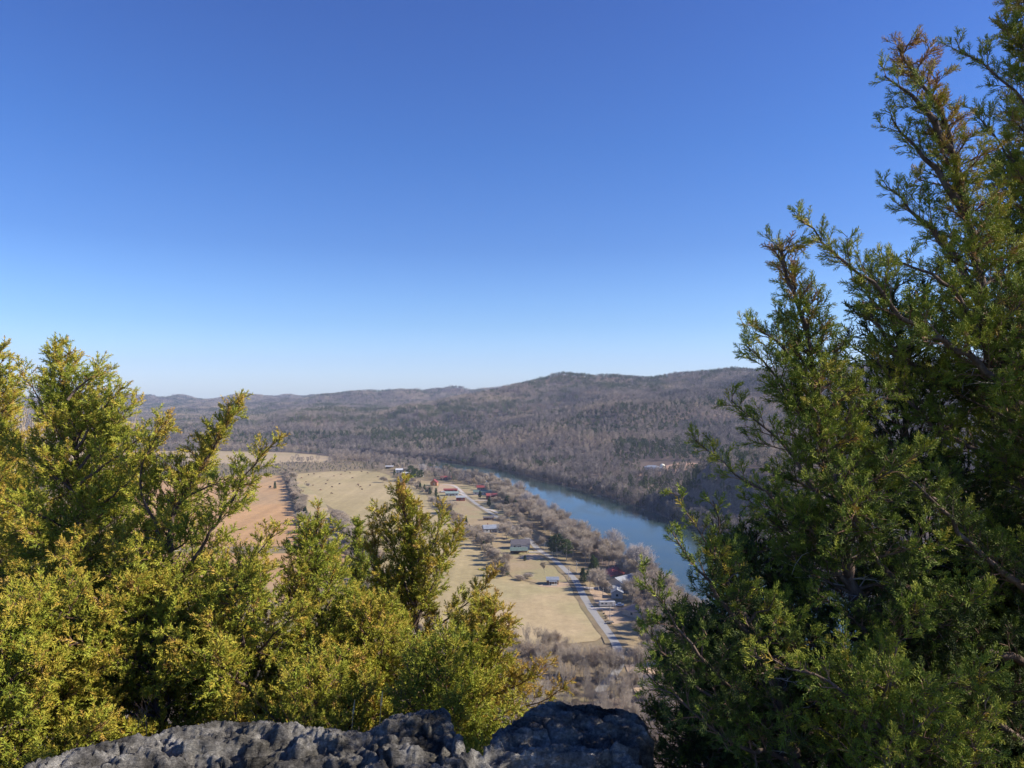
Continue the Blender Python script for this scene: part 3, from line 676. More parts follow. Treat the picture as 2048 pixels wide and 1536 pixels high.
# clearing of red earth round the hillside house
m, nt, b = new_mat('red_earth'); nt.links.new(ramp(nt, noise_fac(nt, .12, 5), [(.3, (.34, .20, .13)), (.7, (.50, .32, .21))]), b.inputs['Base Color'])
xs = np.linspace(158, 266, 60); V = []
for x_ in xs:
    for k in range(12):
        w_ = 1 - ((x_ - 212) / 56) ** 2; y_ = 962 + 10 * sin(x_ / 17) + (k / 11) * 55 * max(.02, w_); V.append((x_, y_))
V = np.array(V); zz = ground_z(V[:, 0], V[:, 1]) + .45
i = np.arange(59)[:, None] * 12 + np.arange(11)[None]; Q = np.stack([i, i + 12, i + 13, i + 1], -1).reshape(-1, 4)
tag(link('clearing', mk_mesh('clearing', np.column_stack([V, zz]), [Q], [m], smooth=True)), kind='structure')

# ---------------------------------------------------------------- vehicles, poles, cattle
M_tyre = paint('tyre_rubber', (.02, .02, .02), .9); M_rim = paint('steel_rim', (.4, .4, .4), .4)
def wheels(root, pts, r=.36):
    for x, y in pts:
        w_ = MB(); w_.cyl((x, y - .12, r), (x, y + .12, r), r, k=14); t = w_.build('wheel', M_tyre, root)
        s = 1 if y > 0 else -1; c = MB(); c.cyl((x, y + s * .10, r), (x, y + s * .14, r), r * .55, k=10); c.build('rim', M_rim, t)
def truck(label, u, v, rz, col, cover=False):
    root = empty('pickup_truck', tuple(on_z(u, v, PLAIN + .42)), rz, label=label, cat='truck')
    m = MB(); m.box((0, 0, .75), (5.2, 1.9, .62)); m.build('body', col, root, bevel=.08)
    m = MB(); m.box((.35, 0, 1.38), (2.0, 1.75, .68), taper=.82); m.build('cab', col, root, bevel=.06)
    MB().box((.35, 0, 1.40), (1.82, 1.79, .42), taper=.86).build('window', M_glass, root)
    for y in (-.65, .65): MB().box((2.61, y, .85), (.06, .3, .2)).build('headlight', M_trim, root)
    if cover: MB().box((-1.7, 0, 1.15), (1.7, 1.7, .3)).build('bed_cover', M_dark, root)
    wheels(root, [(1.6, -.9), (1.6, .9), (-1.6, -.9), (-1.6, .9)]); return root
truck('silver pickup truck parked behind the long white trailer', 1238, 1212.5, .1, paint('silver_paint', (.55, .57, .60), .3, .5))
truck('white pickup truck parked at the end of the long red shed', 887, 984.5, .1, paint('white_paint', (.78, .78, .78), .3, .5))
truck('dark pickup truck parked on the gravel near the orange brick house', 799, 957, .5, paint('dark_paint', (.05, .05, .06), .3, .5), True)
t = empty('camper_trailer', tuple(on_z(1214, 1213, PLAIN + .42)), .06, label='long white camper trailer parked on the bare brown yard', cat='trailer')
MB().box((0, 0, 1.65), (8.2, 2.4, 2.3)).build('body', paint('trailer_white', (.50, .48, .44), .5, .3), t, bevel=.15)
for x in (-2.6, -.6, 1.8): MB().box((x, -1.22, 1.9), (1.0, .05, .6)).build('window', M_glass, t)
MB().box((3.1, -1.22, 1.45), (.7, .05, 1.8)).build('door', M_trim, t); MB().box((4.7, 0, .5), (1.3, .12, .12)).build('tow_bar', M_dark, t)
wheels(t, [(-.6, -1.05), (-.6, 1.05), (.3, -1.05), (.3, 1.05)], .34)
t = empty('flat_trailer', tuple(on_z(1220, 1247, PLAIN + .42)), .05, label='small flat trailer left by the pole at the bottom yard', cat='trailer')
MB().box((0, 0, .6), (3.4, 1.9, .16)).build('deck', M_conc, t)
for y in (-.9, .9): MB().box((0, y, .85), (3.4, .06, .34)).build('side_rail', M_dark, t)
wheels(t, [(0, -1.05), (0, 1.05)], .32)
M_pole = paint('pole_wood', (.42, .37, .32))
for u, v, h, lb in ((1180, 1184, 9.5, 'utility pole standing in front of the trees by the garage yard'), (1220, 1246, 10, 'tall utility pole nearest the bluff beside the flat trailer'), (1153, 1146, 7.5, 'utility pole by the dark evergreen across the road'), (1137, 1163, 9, 'utility pole on the field side of the road near the brown cabin'),
                 (1088, 1111, 9, 'utility pole where the pavilion drive meets the road'), (868, 983, 10, 'utility pole standing in front of the orange cabin'), (981, 1004, 9, 'utility pole beside the dull red barn')):
    p = on_z(u, v, PLAIN); r = empty('utility_pole', tuple(p), .15, label=lb, cat='utility pole', group='utility poles along the village road')
    m = MB(); m.cyl((0, 0, 0), (0, 0, h), .17, .11, 8); m.build('pole', M_pole, r)
    MB().box((0, 0, h - .7), (2.3, .12, .14)).build('crossarm', M_pole, r)
    for x in (-1, 0, 1): m = MB(); m.cyl((x, 0, h - .62), (x, 0, h - .42), .05, .04, 6); m.build('insulator', M_trim, r)
    m = MB(); m.cyl((.32, 0, h - 2.2), (.32, 0, h - 1.4), .2, k=10); m.build('transformer', M_conc, r)
# cattle on the pasture
def cow_mesh(seed, head):
    R = np.random.default_rng(seed); P, Q, A, B = [], [], [], []
    def s(p, q, a, b): P.append(p); Q.append(q); A.append(a); B.append(b)
    s((-.95, 0, 1.02), (-.4, 0, 1.05), .30, .40); s((-.4, 0, 1.05), (.35, 0, 1.02), .40, .42); s((.35, 0, 1.02), (.85, 0, 1.1), .42, .26)
    hz = .45 if head else 1.35
    s((.8, 0, 1.12), (1.2, 0, hz + .15), .24, .17); s((1.18, 0, hz + .17), (1.5, 0, hz - .08), .17, .10)
    for x in (-.75, .6):
        for y in (-.22, .22): s((x, y, .8), (x + .05, y, .42), .14, .07); s((x + .05, y, .42), (x, y, 0), .07, .06)
    s((-1.0, 0, 1.2), (-1.12, 0, .55), .04, .03)
    for y in (-.2, .2): s((1.15, y * .4, hz + .28), (1.12, y * 1.3, hz + .33), .05, .03)
    v, q = prisms(np.array(P), np.array(Q), np.array(A), np.array(B), 8)
    return mk_mesh('cow', v, [q], [M_cow], smooth=True)
M_cow = twig_mat('cow_hide', [(0, (.05, .03, .02)), (.5, (.10, .05, .03)), (1, (.20, .11, .07))])
CM_ = [cow_mesh(1, True), cow_mesh(2, False)]
cows = [(592, 953), (603, 957), (617, 951), (628, 949), (640, 955), (655, 962), (668, 953), (682, 950), (664, 975), (652, 969), (641, 981), (679, 969), (705, 957), (717, 972), (721, 975), (724, 980), (716, 970), (740, 972), (735, 947), (700, 947), (612, 965), (626, 972), (602, 981), (606, 984), (663, 988), (690, 944), (723, 944), (756, 955)]
for k, (u, v) in enumerate(cows):
    o = link('cow', CM_[k % 2], loc=tuple(on_z(u, v, PLAIN + .15))); o.rotation_euler = (0, 0, R.uniform(0, 6.28)); o.scale = (1.15,) * 3
    near = min(range(len(cows)), key=lambda j: abs(cows[j][0] - u) + abs(cows[j][1] - v) if j != k else 1e9)
    tag(o, 'brown cow %s on the big dry pasture' % ('grazing with lowered head' if k % 2 == 0 else 'standing with raised head'), 'cow', 'small brown cattle scattered over the pasture, %s' % ('grazing' if k % 2 == 0 else 'standing'))

# ---------------------------------------------------------------- individual trees
ORD = ['first', 'second', 'third', 'fourth', 'fifth', 'sixth', 'seventh', 'eighth', 'ninth', 'tenth', 'eleventh', 'twelfth', 'thirteenth', 'fourteenth', 'fifteenth', 'sixteenth', 'seventeenth', 'eighteenth', 'nineteenth', 'twentieth']
def nth(k):
    if k < 20: return ORD[k]
    t = (k + 1) // 10; r_ = (k + 1) % 10; T_ = ['', '', 'twent', 'thirt', 'fort', 'fift', 'sixt', 'sevent', 'eight', 'ninet'][t] if t < 10 else 'hundred'
    return T_ + 'ieth' if r_ == 0 else T_ + 'y ' + ORD[r_ - 1]
NAMES = {'wide': 'bare_tree', 'tall': 'bare_tree', 'thin': 'bare_tree', 'syc': 'sycamore_tree', 'bush': 'bare_bush', 'pine': 'pine_tree', 'cedar': 'cedar_tree'}
HT = {'wide': 14, 'tall': 18, 'thin': 15, 'syc': 21, 'bush': 6, 'pine': 15, 'cedar': 9}
NTREE = [0]
def plant(kind, x, y, h, label, group=None, parts=True, z=None, wide=1.):
    NTREE[0] += 1
    tr, cr, wh_ = TREES[kind][int(R.integers(len(TREES[kind])))]; s = h / HT[kind]
    zz = float(ground_z(np.array([x]), np.array([y]))[0]) if z is None else z
    cat = 'bush' if kind == 'bush' else 'tree'
    if parts:
        o = empty(NAMES[kind], (x, y, zz - .1), R.uniform(0, 6.28), label=label, cat=cat, group=group); o.scale = (s * wide, s * wide, s)
        link('trunk', tr, o); link('crown', cr, o)
    else:
        o = link(NAMES[kind], wh_, loc=(x, y, zz - .1)); o.rotation_euler = (0, 0, R.uniform(0, 6.28)); o.scale = (s * wide, s * wide, s); tag(o, label, cat, group)
    return o
def row(px, n, kinds, h, fmt, group, jit=2.5, parts=False, wide=1.):
    """trees along a line of the valley floor given in photo pixels"""
    P = np.array([on_z(u, v)[:2] for u, v in px]); L = np.concatenate([[0], np.cumsum(np.linalg.norm(np.diff(P, axis=0), axis=1))])
    for k in range(n):
        s = L[-1] * (k + .5 + R.uniform(-.35, .35)) / n; x = np.interp(s, L, P[:, 0]) + R.normal(0, jit); y = np.interp(s, L, P[:, 1]) + R.normal(0, jit)
        kd = kinds[int(R.integers(len(kinds)))]; hh = R.uniform(*h) * (.45 if kd == 'bush' else .75 if kd == 'cedar' else 1)
        plant(kd, x, y, hh, fmt % nth(k), group, parts=parts, wide=wide)
# hedgerow between the red field and the pasture, listed from its far end
row([(575, 947), (585, 975), (600, 1018), (612, 1052), (628, 1088)], 70, ['wide', 'wide', 'wide', 'bush', 'cedar'], (9, 13), '%s tree from the far end of the long hedgerow between red field and pasture', 'trees of the long hedgerow', 2.2, wide=1.3)
row([(672, 1038), (690, 1062), (712, 1090), (724, 1112)], 30, ['wide', 'wide', 'wide'], (9, 12), '%s tree from the far end of the short hedgerow inside the pasture', 'trees of the short hedgerow', 2.2, wide=1.3)
row([(604, 1097), (640, 1096), (680, 1094), (715, 1096)], 14, ['wide', 'wide', 'tall'], (7, 10), '%s bare tree along the ditch joining both hedgerows, counted from the red field', 'trees along the ditch', 3)
row([(571, 1100), (592, 1099), (604, 1100)], 3, ['cedar'], (8, 10), '%s dark round cedar on the lower edge of the red field', 'cedars at the field edge', 1)
row([(724, 1112), (742, 1160), (790, 1230), (860, 1290)], 26, ['wide', 'tall', 'tall'], (11, 15), '%s bare tree of the belt running down from the ditch to the bluff', 'trees of the belt below the pasture', 7)
plant('cedar', *on_z(550, 978)[:2], 9, 'lone dark cedar standing out in the red field')
plant('bush', *on_z(540.5, 978)[:2], 5, 'low bare bush beside the lone cedar in the red field')
plant('wide', *on_z(616, 975)[:2], 6.5, 'small round bare tree alone on the far pasture', wide=1.3)
plant('bush', *on_z(766, 965)[:2], 9, 'fallen looking bare thicket alone at the far right of the pasture', wide=1.5)
row([(430, 985), (455, 984), (480, 981), (494, 978)], 7, ['bush', 'wide'], (7, 9), '%s bush of the short hedge at the left of the red field', 'bushes left of the red field', 2)
# between field and village
row([(788, 952), (817, 967), (848, 983), (860, 990)], 11, ['wide', 'bush', 'tall'], (8, 11), '%s bare tree from the far end of the upper field boundary', 'trees on the upper field boundary', 3)
row([(872, 1008), (895, 1024), (920, 1044), (934, 1062)], 12, ['wide', 'wide', 'bush'], (10, 14), '%s tree on the village field boundary below the red barn', 'trees on the field boundary', 3.5, parts=True, wide=1.15)
row([(940, 1066), (969, 1087), (983, 1113), (1003, 1142), (1016, 1158)], 17, ['wide', 'wide', 'bush'], (9, 13), '%s tree on the field boundary beside the pavilion', 'trees on the field boundary', 3.0, parts=True, wide=1.15)
plant('cedar', *on_z(872, 1002)[:2], 8, 'dark green cedar on the field boundary beside the white cottage', wide=1.3)
plant('cedar', *on_z(860, 987)[:2], 7, 'low dark cedar at the corner of the pasture below the orange cabin', wide=1.5)
plant('cedar', *on_z(1012, 1152)[:2], 6.5, 'low dark cedar under the bare trees near the meadow corner', wide=1.6)
plant('bush', *on_z(1056, 1158)[:2], 4.0, 'low reddish brown thicket at the meadow corner', wide=2.4)
plant('bush', *on_z(1040, 1160)[:2], 3.6, 'low brown brush heap beside the reddish thicket', wide=2.4)
plant('tall', *on_z(1090, 1147)[:2], 9, 'slender bare tree alone on the rough ground above the brown cabin')
plant('wide', *on_z(1082, 1100)[:2], 11, 'dark spreading bare tree at the bend of the road', wide=1.2)
for u, v, h, lb in ((1114, 1118, 17, 'tall yellow green pine beside the road bend'), (1105, 1114, 14, 'pine behind the tall yellow green pine by the road'), (1133, 1120, 14, 'darker green pine just riverward of the tall roadside pine'), (1016, 1018, 13, 'bright green pine above the village road'), (1033, 1023, 11, 'smaller bright pine beside its bright green neighbour'),
                 (822, 962, 20, 'tall dark pine at the far end of the village'), (832, 962, 16, 'green pine beside the tall dark pine'), (841, 961, 14, 'shorter green pine at the end of the pine group'), (826, 966, 14, 'low green pine in front of the tall dark pine'), (892, 950, 15, 'yellowish pine among the riverside trees'), (902, 951, 14, 'second yellowish pine among the riverside trees'),
                 (978, 1013, 9, 'dark bushy evergreen beside the lane'), (960, 996, 8, 'slim dark evergreen before the white bungalow'), (872, 990, 8, 'evergreen behind the field boundary near the cottage')):
    plant('pine' if 'pine' in lb else 'cedar', *on_z(u, v)[:2], h, lb, wide=1.15)
for u, v, h, lb in ((1166, 1166, 9, 'dark green cedar hanging over the road by the pole'), (1177, 1163, 8, 'second dark green cedar next to the roadside one'), (1186, 1150, 12, 'ivy covered dark tree behind the faded red hipped roof'), (1192, 1148, 10, 'second ivy covered tree behind the faded red hipped roof'), (1050, 1122, 4, 'small round evergreen shrub below the pavilion')):
    plant('cedar', *on_z(u, v)[:2], h, lb, wide=1.2)
for u, v, h, lb in ((1232, 1110, 24, 'tall white sycamore leaning over the blue river'), (1284, 1160, 23, 'white barked sycamore behind the pale grey workshop'), (1300, 1172, 22, 'second white barked sycamore behind the pale grey workshop'), (1272, 1148, 20, 'pale sycamore just upstream of the workshop'), (1050, 1022, 20, 'pale sycamore rising beside the bright green pines'), (1088, 1034, 18, 'pale sycamore at the river edge above the village'), (1100, 1042, 18, 'second pale sycamore at the river edge'),
                 (1036, 990, 19, 'round pale topped sycamore at the narrow river bend'), (847, 953, 18, 'white trunked sycamore behind the far pines'), (1256, 1135, 18, 'small pale sycamore between the tall ones on the bank')):
    plant('syc', *on_z(u, v)[:2], h, lb, wide=1.1)
def clump(poly, n, kinds, h, fmt, group, parts=False, minsep=5.5, wide=1.05):
    """n trees spread through an outlined patch of the valley floor, listed from the nearest"""
    Q = np.array([on_z(u, v)[:2] for u, v in poly]); lo, hi = Q.min(0), Q.max(0); pts = []
    for _ in range(20000):
        p = R.uniform(lo, hi)
        if inside_px(p[:1], p[1:2], poly)[0] and all((p[0] - q[0]) ** 2 + (p[1] - q[1]) ** 2 > minsep ** 2 for q in pts): pts.append(p)
        if len(pts) >= n: break
    for k, p in enumerate(sorted(pts, key=lambda q: q[1])):
        plant(kinds[int(R.integers(len(kinds)))], p[0], p[1], R.uniform(*h), fmt % nth(k), group, parts=parts, wide=wide)
clump([(1170, 1130), (1215, 1118), (1290, 1166), (1345, 1200), (1410, 1262), (1400, 1290), (1350, 1260), (1305, 1232), (1270, 1180), (1225, 1140)], 42, ['tall', 'wide', 'tall'], (13, 18), '%s nearest bare tree of the riverside wood below the houses', 'riverside trees below the houses', True, 6.0)
clump([(1060, 1040), (1100, 1045), (1170, 1085), (1215, 1118), (1170, 1130), (1150, 1118), (1120, 1090), (1090, 1070)], 42, ['tall', 'wide', 'tall'], (13, 18), '%s nearest bare tree of the riverside wood by the road bend', 'riverside trees by the road bend', False, 6.0)
clump([(990, 1003), (1040, 995), (1075, 1020), (1100, 1045), (1060, 1040), (1030, 1020)], 42, ['tall', 'wide'], (12, 17), '%s nearest bare tree of the riverside wood beyond the bright pines', 'riverside trees beyond the bright pines', False, 6.0)
clump([(780, 935), (845, 945), (880, 962), (850, 958), (815, 950)], 14, ['wide', 'tall'], (10, 14), '%s nearest bare tree around the far village end', 'trees at the far village end', False, 6)
clump([(1000, 1050), (1040, 1055), (1075, 1075), (1060, 1092), (1030, 1086), (1000, 1080)], 16, ['wide', 'wide', 'tall'], (9, 13), '%s nearest yard tree above the pavilion', 'yard trees above the pavilion', True, 7)
clump([(985, 1010), (1015, 1018), (1050, 1045), (1035, 1055), (1000, 1040)], 12, ['wide'], (9, 12), '%s nearest yard tree below the bright pines', 'yard trees below the bright pines', False, 7)
for k, (u, v, h) in enumerate([(1206, 1190, 14), (1198, 1183, 13), (1194, 1179, 13), (1192, 1174, 12)]): plant('wide', *on_z(u, v)[:2], h, '%s nearest of four bare trees lined up in the garage yard' % nth(k), 'yard trees in line')
for k, (u, v, h) in enumerate([(1264, 1212, 17), (1252, 1202, 14), (1300, 1243, 12), (1290, 1256, 11), (1315, 1262, 13), (1330, 1250, 14)]): plant('tall', *on_z(u, v)[:2], h, '%s bare tree around the brown hip roofed house' % nth(k), 'trees around the brown house')
# hedge line in the yard
row([(1205, 1224), (1212, 1238), (1218, 1250)], 6, ['bush'], (3.2, 4.2), '%s low shrub of the yard hedge above the flat trailer', 'yard hedge shrubs', .4)
# feet of the bluff: trees one can tell apart
for k, (u, v, h, kd) in enumerate([(1283, 1372, 17, 'tall'), (1268, 1372, 16, 'thin'), (1256, 1374, 16, 'thin'), (1216, 1366, 15, 'wide'), (1196, 1362, 14, 'wide'), (1175, 1358, 14, 'thin'), (1320, 1360, 17, 'tall'), (1150, 1352, 13, 'wide'), (1128, 1350, 13, 'tall'), (1098, 1348, 14, 'thin'), (1075, 1345, 13, 'tall'), (1052, 1342, 13, 'wide'), (1350, 1372, 17, 'tall'), (1390, 1360, 16, 'wide')]):
    plant(kd, *on_z(u, v)[:2], h, '%s tree in the open line where the road ends, listed outward from the leaning one' % nth(k), 'trees where the road ends')
print('individual trees', NTREE[0])
# undergrowth filling the hedgerows, and the dense belt along the near bank
def along(px, step, jit):
    P = np.array([on_z(u, v)[:2] for u, v in px]); L = np.concatenate([[0], np.cumsum(np.linalg.norm(np.diff(P, axis=0), axis=1))]); t = np.arange(0, L[-1], step)
    return np.stack([np.interp(t, L, P[:, 0]), np.interp(t, L, P[:, 1])], 1) + R.normal(0, jit, (len(t), 2))
UC = proto_collection('undergrowth_bush', [t[2] for t in TREES['bush']] + [TREES['cedar'][0][2], TREES['wide'][1][2]])
P = np.concatenate([along([(575, 947), (585, 975), (600, 1018), (612, 1052), (628, 1088)], 1.6, 1.9), along([(672, 1038), (690, 1062), (712, 1090), (724, 1112)], 1.8, 1.9), along([(604, 1097), (640, 1096), (680, 1094), (715, 1096)], 2.5, 2.5), along([(724, 1112), (742, 1160), (790, 1230), (860, 1290)], 2.0, 8),
    along([(872, 1008), (895, 1024), (920, 1044), (934, 1062), (940, 1066), (969, 1087), (983, 1113), (1003, 1142), (1016, 1158)], 3.4, 2.0), along([(788, 952), (817, 967), (848, 983), (860, 990)], 4, 2)])
n = len(P); pick = R.choice([0, 1, 2, 3], n, p=[.43, .35, .16, .06]); scatter('hedge_undergrowth', np.column_stack([P, np.full(n, PLAIN)]), R.uniform(0, 6.28, n), R.uniform(.5, 1.05, n) * np.where(pick == 3, .6, 1), pick, UC)
NC = proto_collection('bank_tree', [t[2] for t in TREES['tall']] + [t[2] for t in TREES['wide']] + [t[2] for t in TREES['bush']])
P = cand(300, 1010, 7.0); x, y = P[:, 0], P[:, 1]; d = dist_poly(x, y, near_x, near_y); u, v = pix(x, y, np.full(len(x), PLAIN))
k = (x < np.interp(y, near_y, near_x) - 1.5) & (d < np.interp(y, [300, 390, 430, 480, 600, 1000], [38, 22, 13, 18, 26, 34]) + 8 * fbm(x / 30, y / 30, 61, 2)) & (R.uniform(0, 1, len(x)) < .62); x, y, d = x[k], y[k], d[k]; n = len(x); print('near bank', n)
pick = R.choice(8, n, p=[.13, .13, .13, .15, .15, .15, .08, .08]); scatter('near_bank_woodland', np.column_stack([x, y, ground_z(x, y)]), R.uniform(0, 6.28, n), R.uniform(.55, .95, n), pick, NC)
# grey brush and young wood covering the foot of the bluff: nobody could count it
BC = proto_collection('slope_wood', [t[2] for t in TREES['thin']] + [t[2] for t in TREES['bush']] + [t[2] for t in TREES['wide'][:1]])
P = cand(70, 330, 5.2, -260, 120); x, y = P[:, 0], P[:, 1]; z = ground_z(x, y); u, v = pix(x, y, z)
k = ~((v < 1345) & (u > 1150) & (u < 1300)) & (x < 96) & (v > 1298) & (v < 1760) & ~((u > 1228) & (u < 1330) & (v < 1388)) | ((v > 1240) & (v <= 1298) & (u < 990))
x, y, z = x[k], y[k], z[k]; u = u[k]
pick = R.choice([0, 1, 2, 3, 4, 5], len(x), p=[.25, .25, .2, .12, .1, .08]); print('slope wood', len(x))
scatter('slope_woodland', np.stack([x, y, z], 1), R.uniform(0, 6.28, len(x)), R.uniform(.55, .95, len(x)), pick, BC)
# left part of the valley behind the cedars, and the near bank
P = cand(240, 1000, 9); x, y = P[:, 0], P[:, 1]; z = np.full(len(x), PLAIN); u, v = pix(x, y, z)
k = (u < 445) & (v > 925) & (u > -250) & ((fbm(x / 70, y / 70, 55, 2) > .47) | (v > 1180) | (v < 960)) & ~((u > 250) & (v > 955) & (v < 1215)) | ((u > 1262) & (x < np.interp(y, near_y, near_x) - 3) & (v > 1262) & (v < 1330) & (u > 1400))
x, y, z = x[k], y[k], z[k]; print('valley wood', len(x))
scatter('valley_woodland', np.stack([x, y, z], 1), R.uniform(0, 6.28, len(x)), R.uniform(.6, 1.0, len(x)), np.where(R.uniform(0, 1, len(x)) < .12, 6, R.integers(0, 5, len(x))), WC)
# ---------------------------------------------------------------- foreground red cedars
m, nt, b = new_mat('cedar_foliage'); b.inputs['Roughness'].default_value = .65; b.inputs['Specular IOR Level'].default_value = .25
at = N(nt, 'Attribute', attribute_name='tint'); f = noise_fac(nt, 2.2, 3)
ad = N(nt, 'Math', operation='MULTIPLY_ADD'); nt.links.new(f, ad.inputs[0]); ad.inputs[1].default_value = .5; nt.links.new(at.outputs['Fac'], ad.inputs[2])
sb = N(nt, 'Math', operation='SUBTRACT'); nt.links.new(ad.outputs[0], sb.inputs[0]); sb.inputs[1].default_value = .25
col = ramp(nt, sb.outputs[0], [(0, (.030, .047, .017)), (.22, (.085, .112, .026)), (.40, (.23, .285, .032)), (.60, (.41, .40, .045)), (.78, (.52, .35, .055)), (1, (.46, .25, .11))])
nt.links.new(col, b.inputs['Base Color'])
tr = N(nt, 'BsdfTranslucent'); nt.links.new(col, tr.inputs[0]); mx = N(nt, 'MixShader'); mx.inputs[0].default_value = .12
out = [n for n in nt.nodes if n.type == 'OUTPUT_MATERIAL'][0]
nt.links.new(b.outputs[0], mx.inputs[1]); nt.links.new(tr.outputs[0], mx.inputs[2]); nt.links.new(mx.outputs[0], out.inputs[0]); M_cedar = m
m, nt, b = new_mat('cedar_bark'); b.inputs['Roughness'].default_value = .95
nz = noise_fac(nt, 14, 5, .7, vec_scale=(1, 1, .18)); nt.links.new(ramp(nt, nz, [(.3, (.065, .045, .034)), (.55, (.15, .105, .08)), (.75, (.26, .21, .17))]), b.inputs['Base Color']); bump(nt, b, nz, .9, .02); M_cbark = m
M_dead = plain('dead_twig_grey', (.40, .36, .32), .9, .25, 6)
M_redtwig = plain('cedar_twig', (.22, .13, .085), .9, .3, 6)

def plume_proto(seed, n=11, sub=2, rad=.020):
    """one feathery spray, one unit long, along +Z"""
    R = np.random.default_rng(seed); P, Q, W = [np.zeros(3)], [np.array([0, 0, 1.])], [rad * 1.1]
    for k in range(n):
        t = .06 + .86 * k / n; a = k * 2.4 + R.uniform(-.4, .4); el = radians(R.uniform(32, 52)); L = (.40 * (1 - t) + .15) * R.uniform(.8, 1.25)
        d = np.array([sin(el) * cos(a), sin(el) * sin(a), cos(el)]); p = np.array([0, 0, t]); q = p + d * L; P.append(p); Q.append(q); W.append(rad)
        for j in range(sub):
            u = .3 + .35 * j; e = unit(d + R.normal(0, .55, 3) + np.array([0, 0, .3])); P.append(p + d * L * u); Q.append(p + d * L * u + e * L * .5); W.append(rad * .9)
    v, f = spikes(np.array(P), np.array(Q), np.array(W)); return v.astype(np.float32), f
PROTO_HI = [plume_proto(s, 12, 2, .034) for s in range(3)]
PROTO_LO = [plume_proto(s + 9, 9, 1, .046) for s in range(3)]

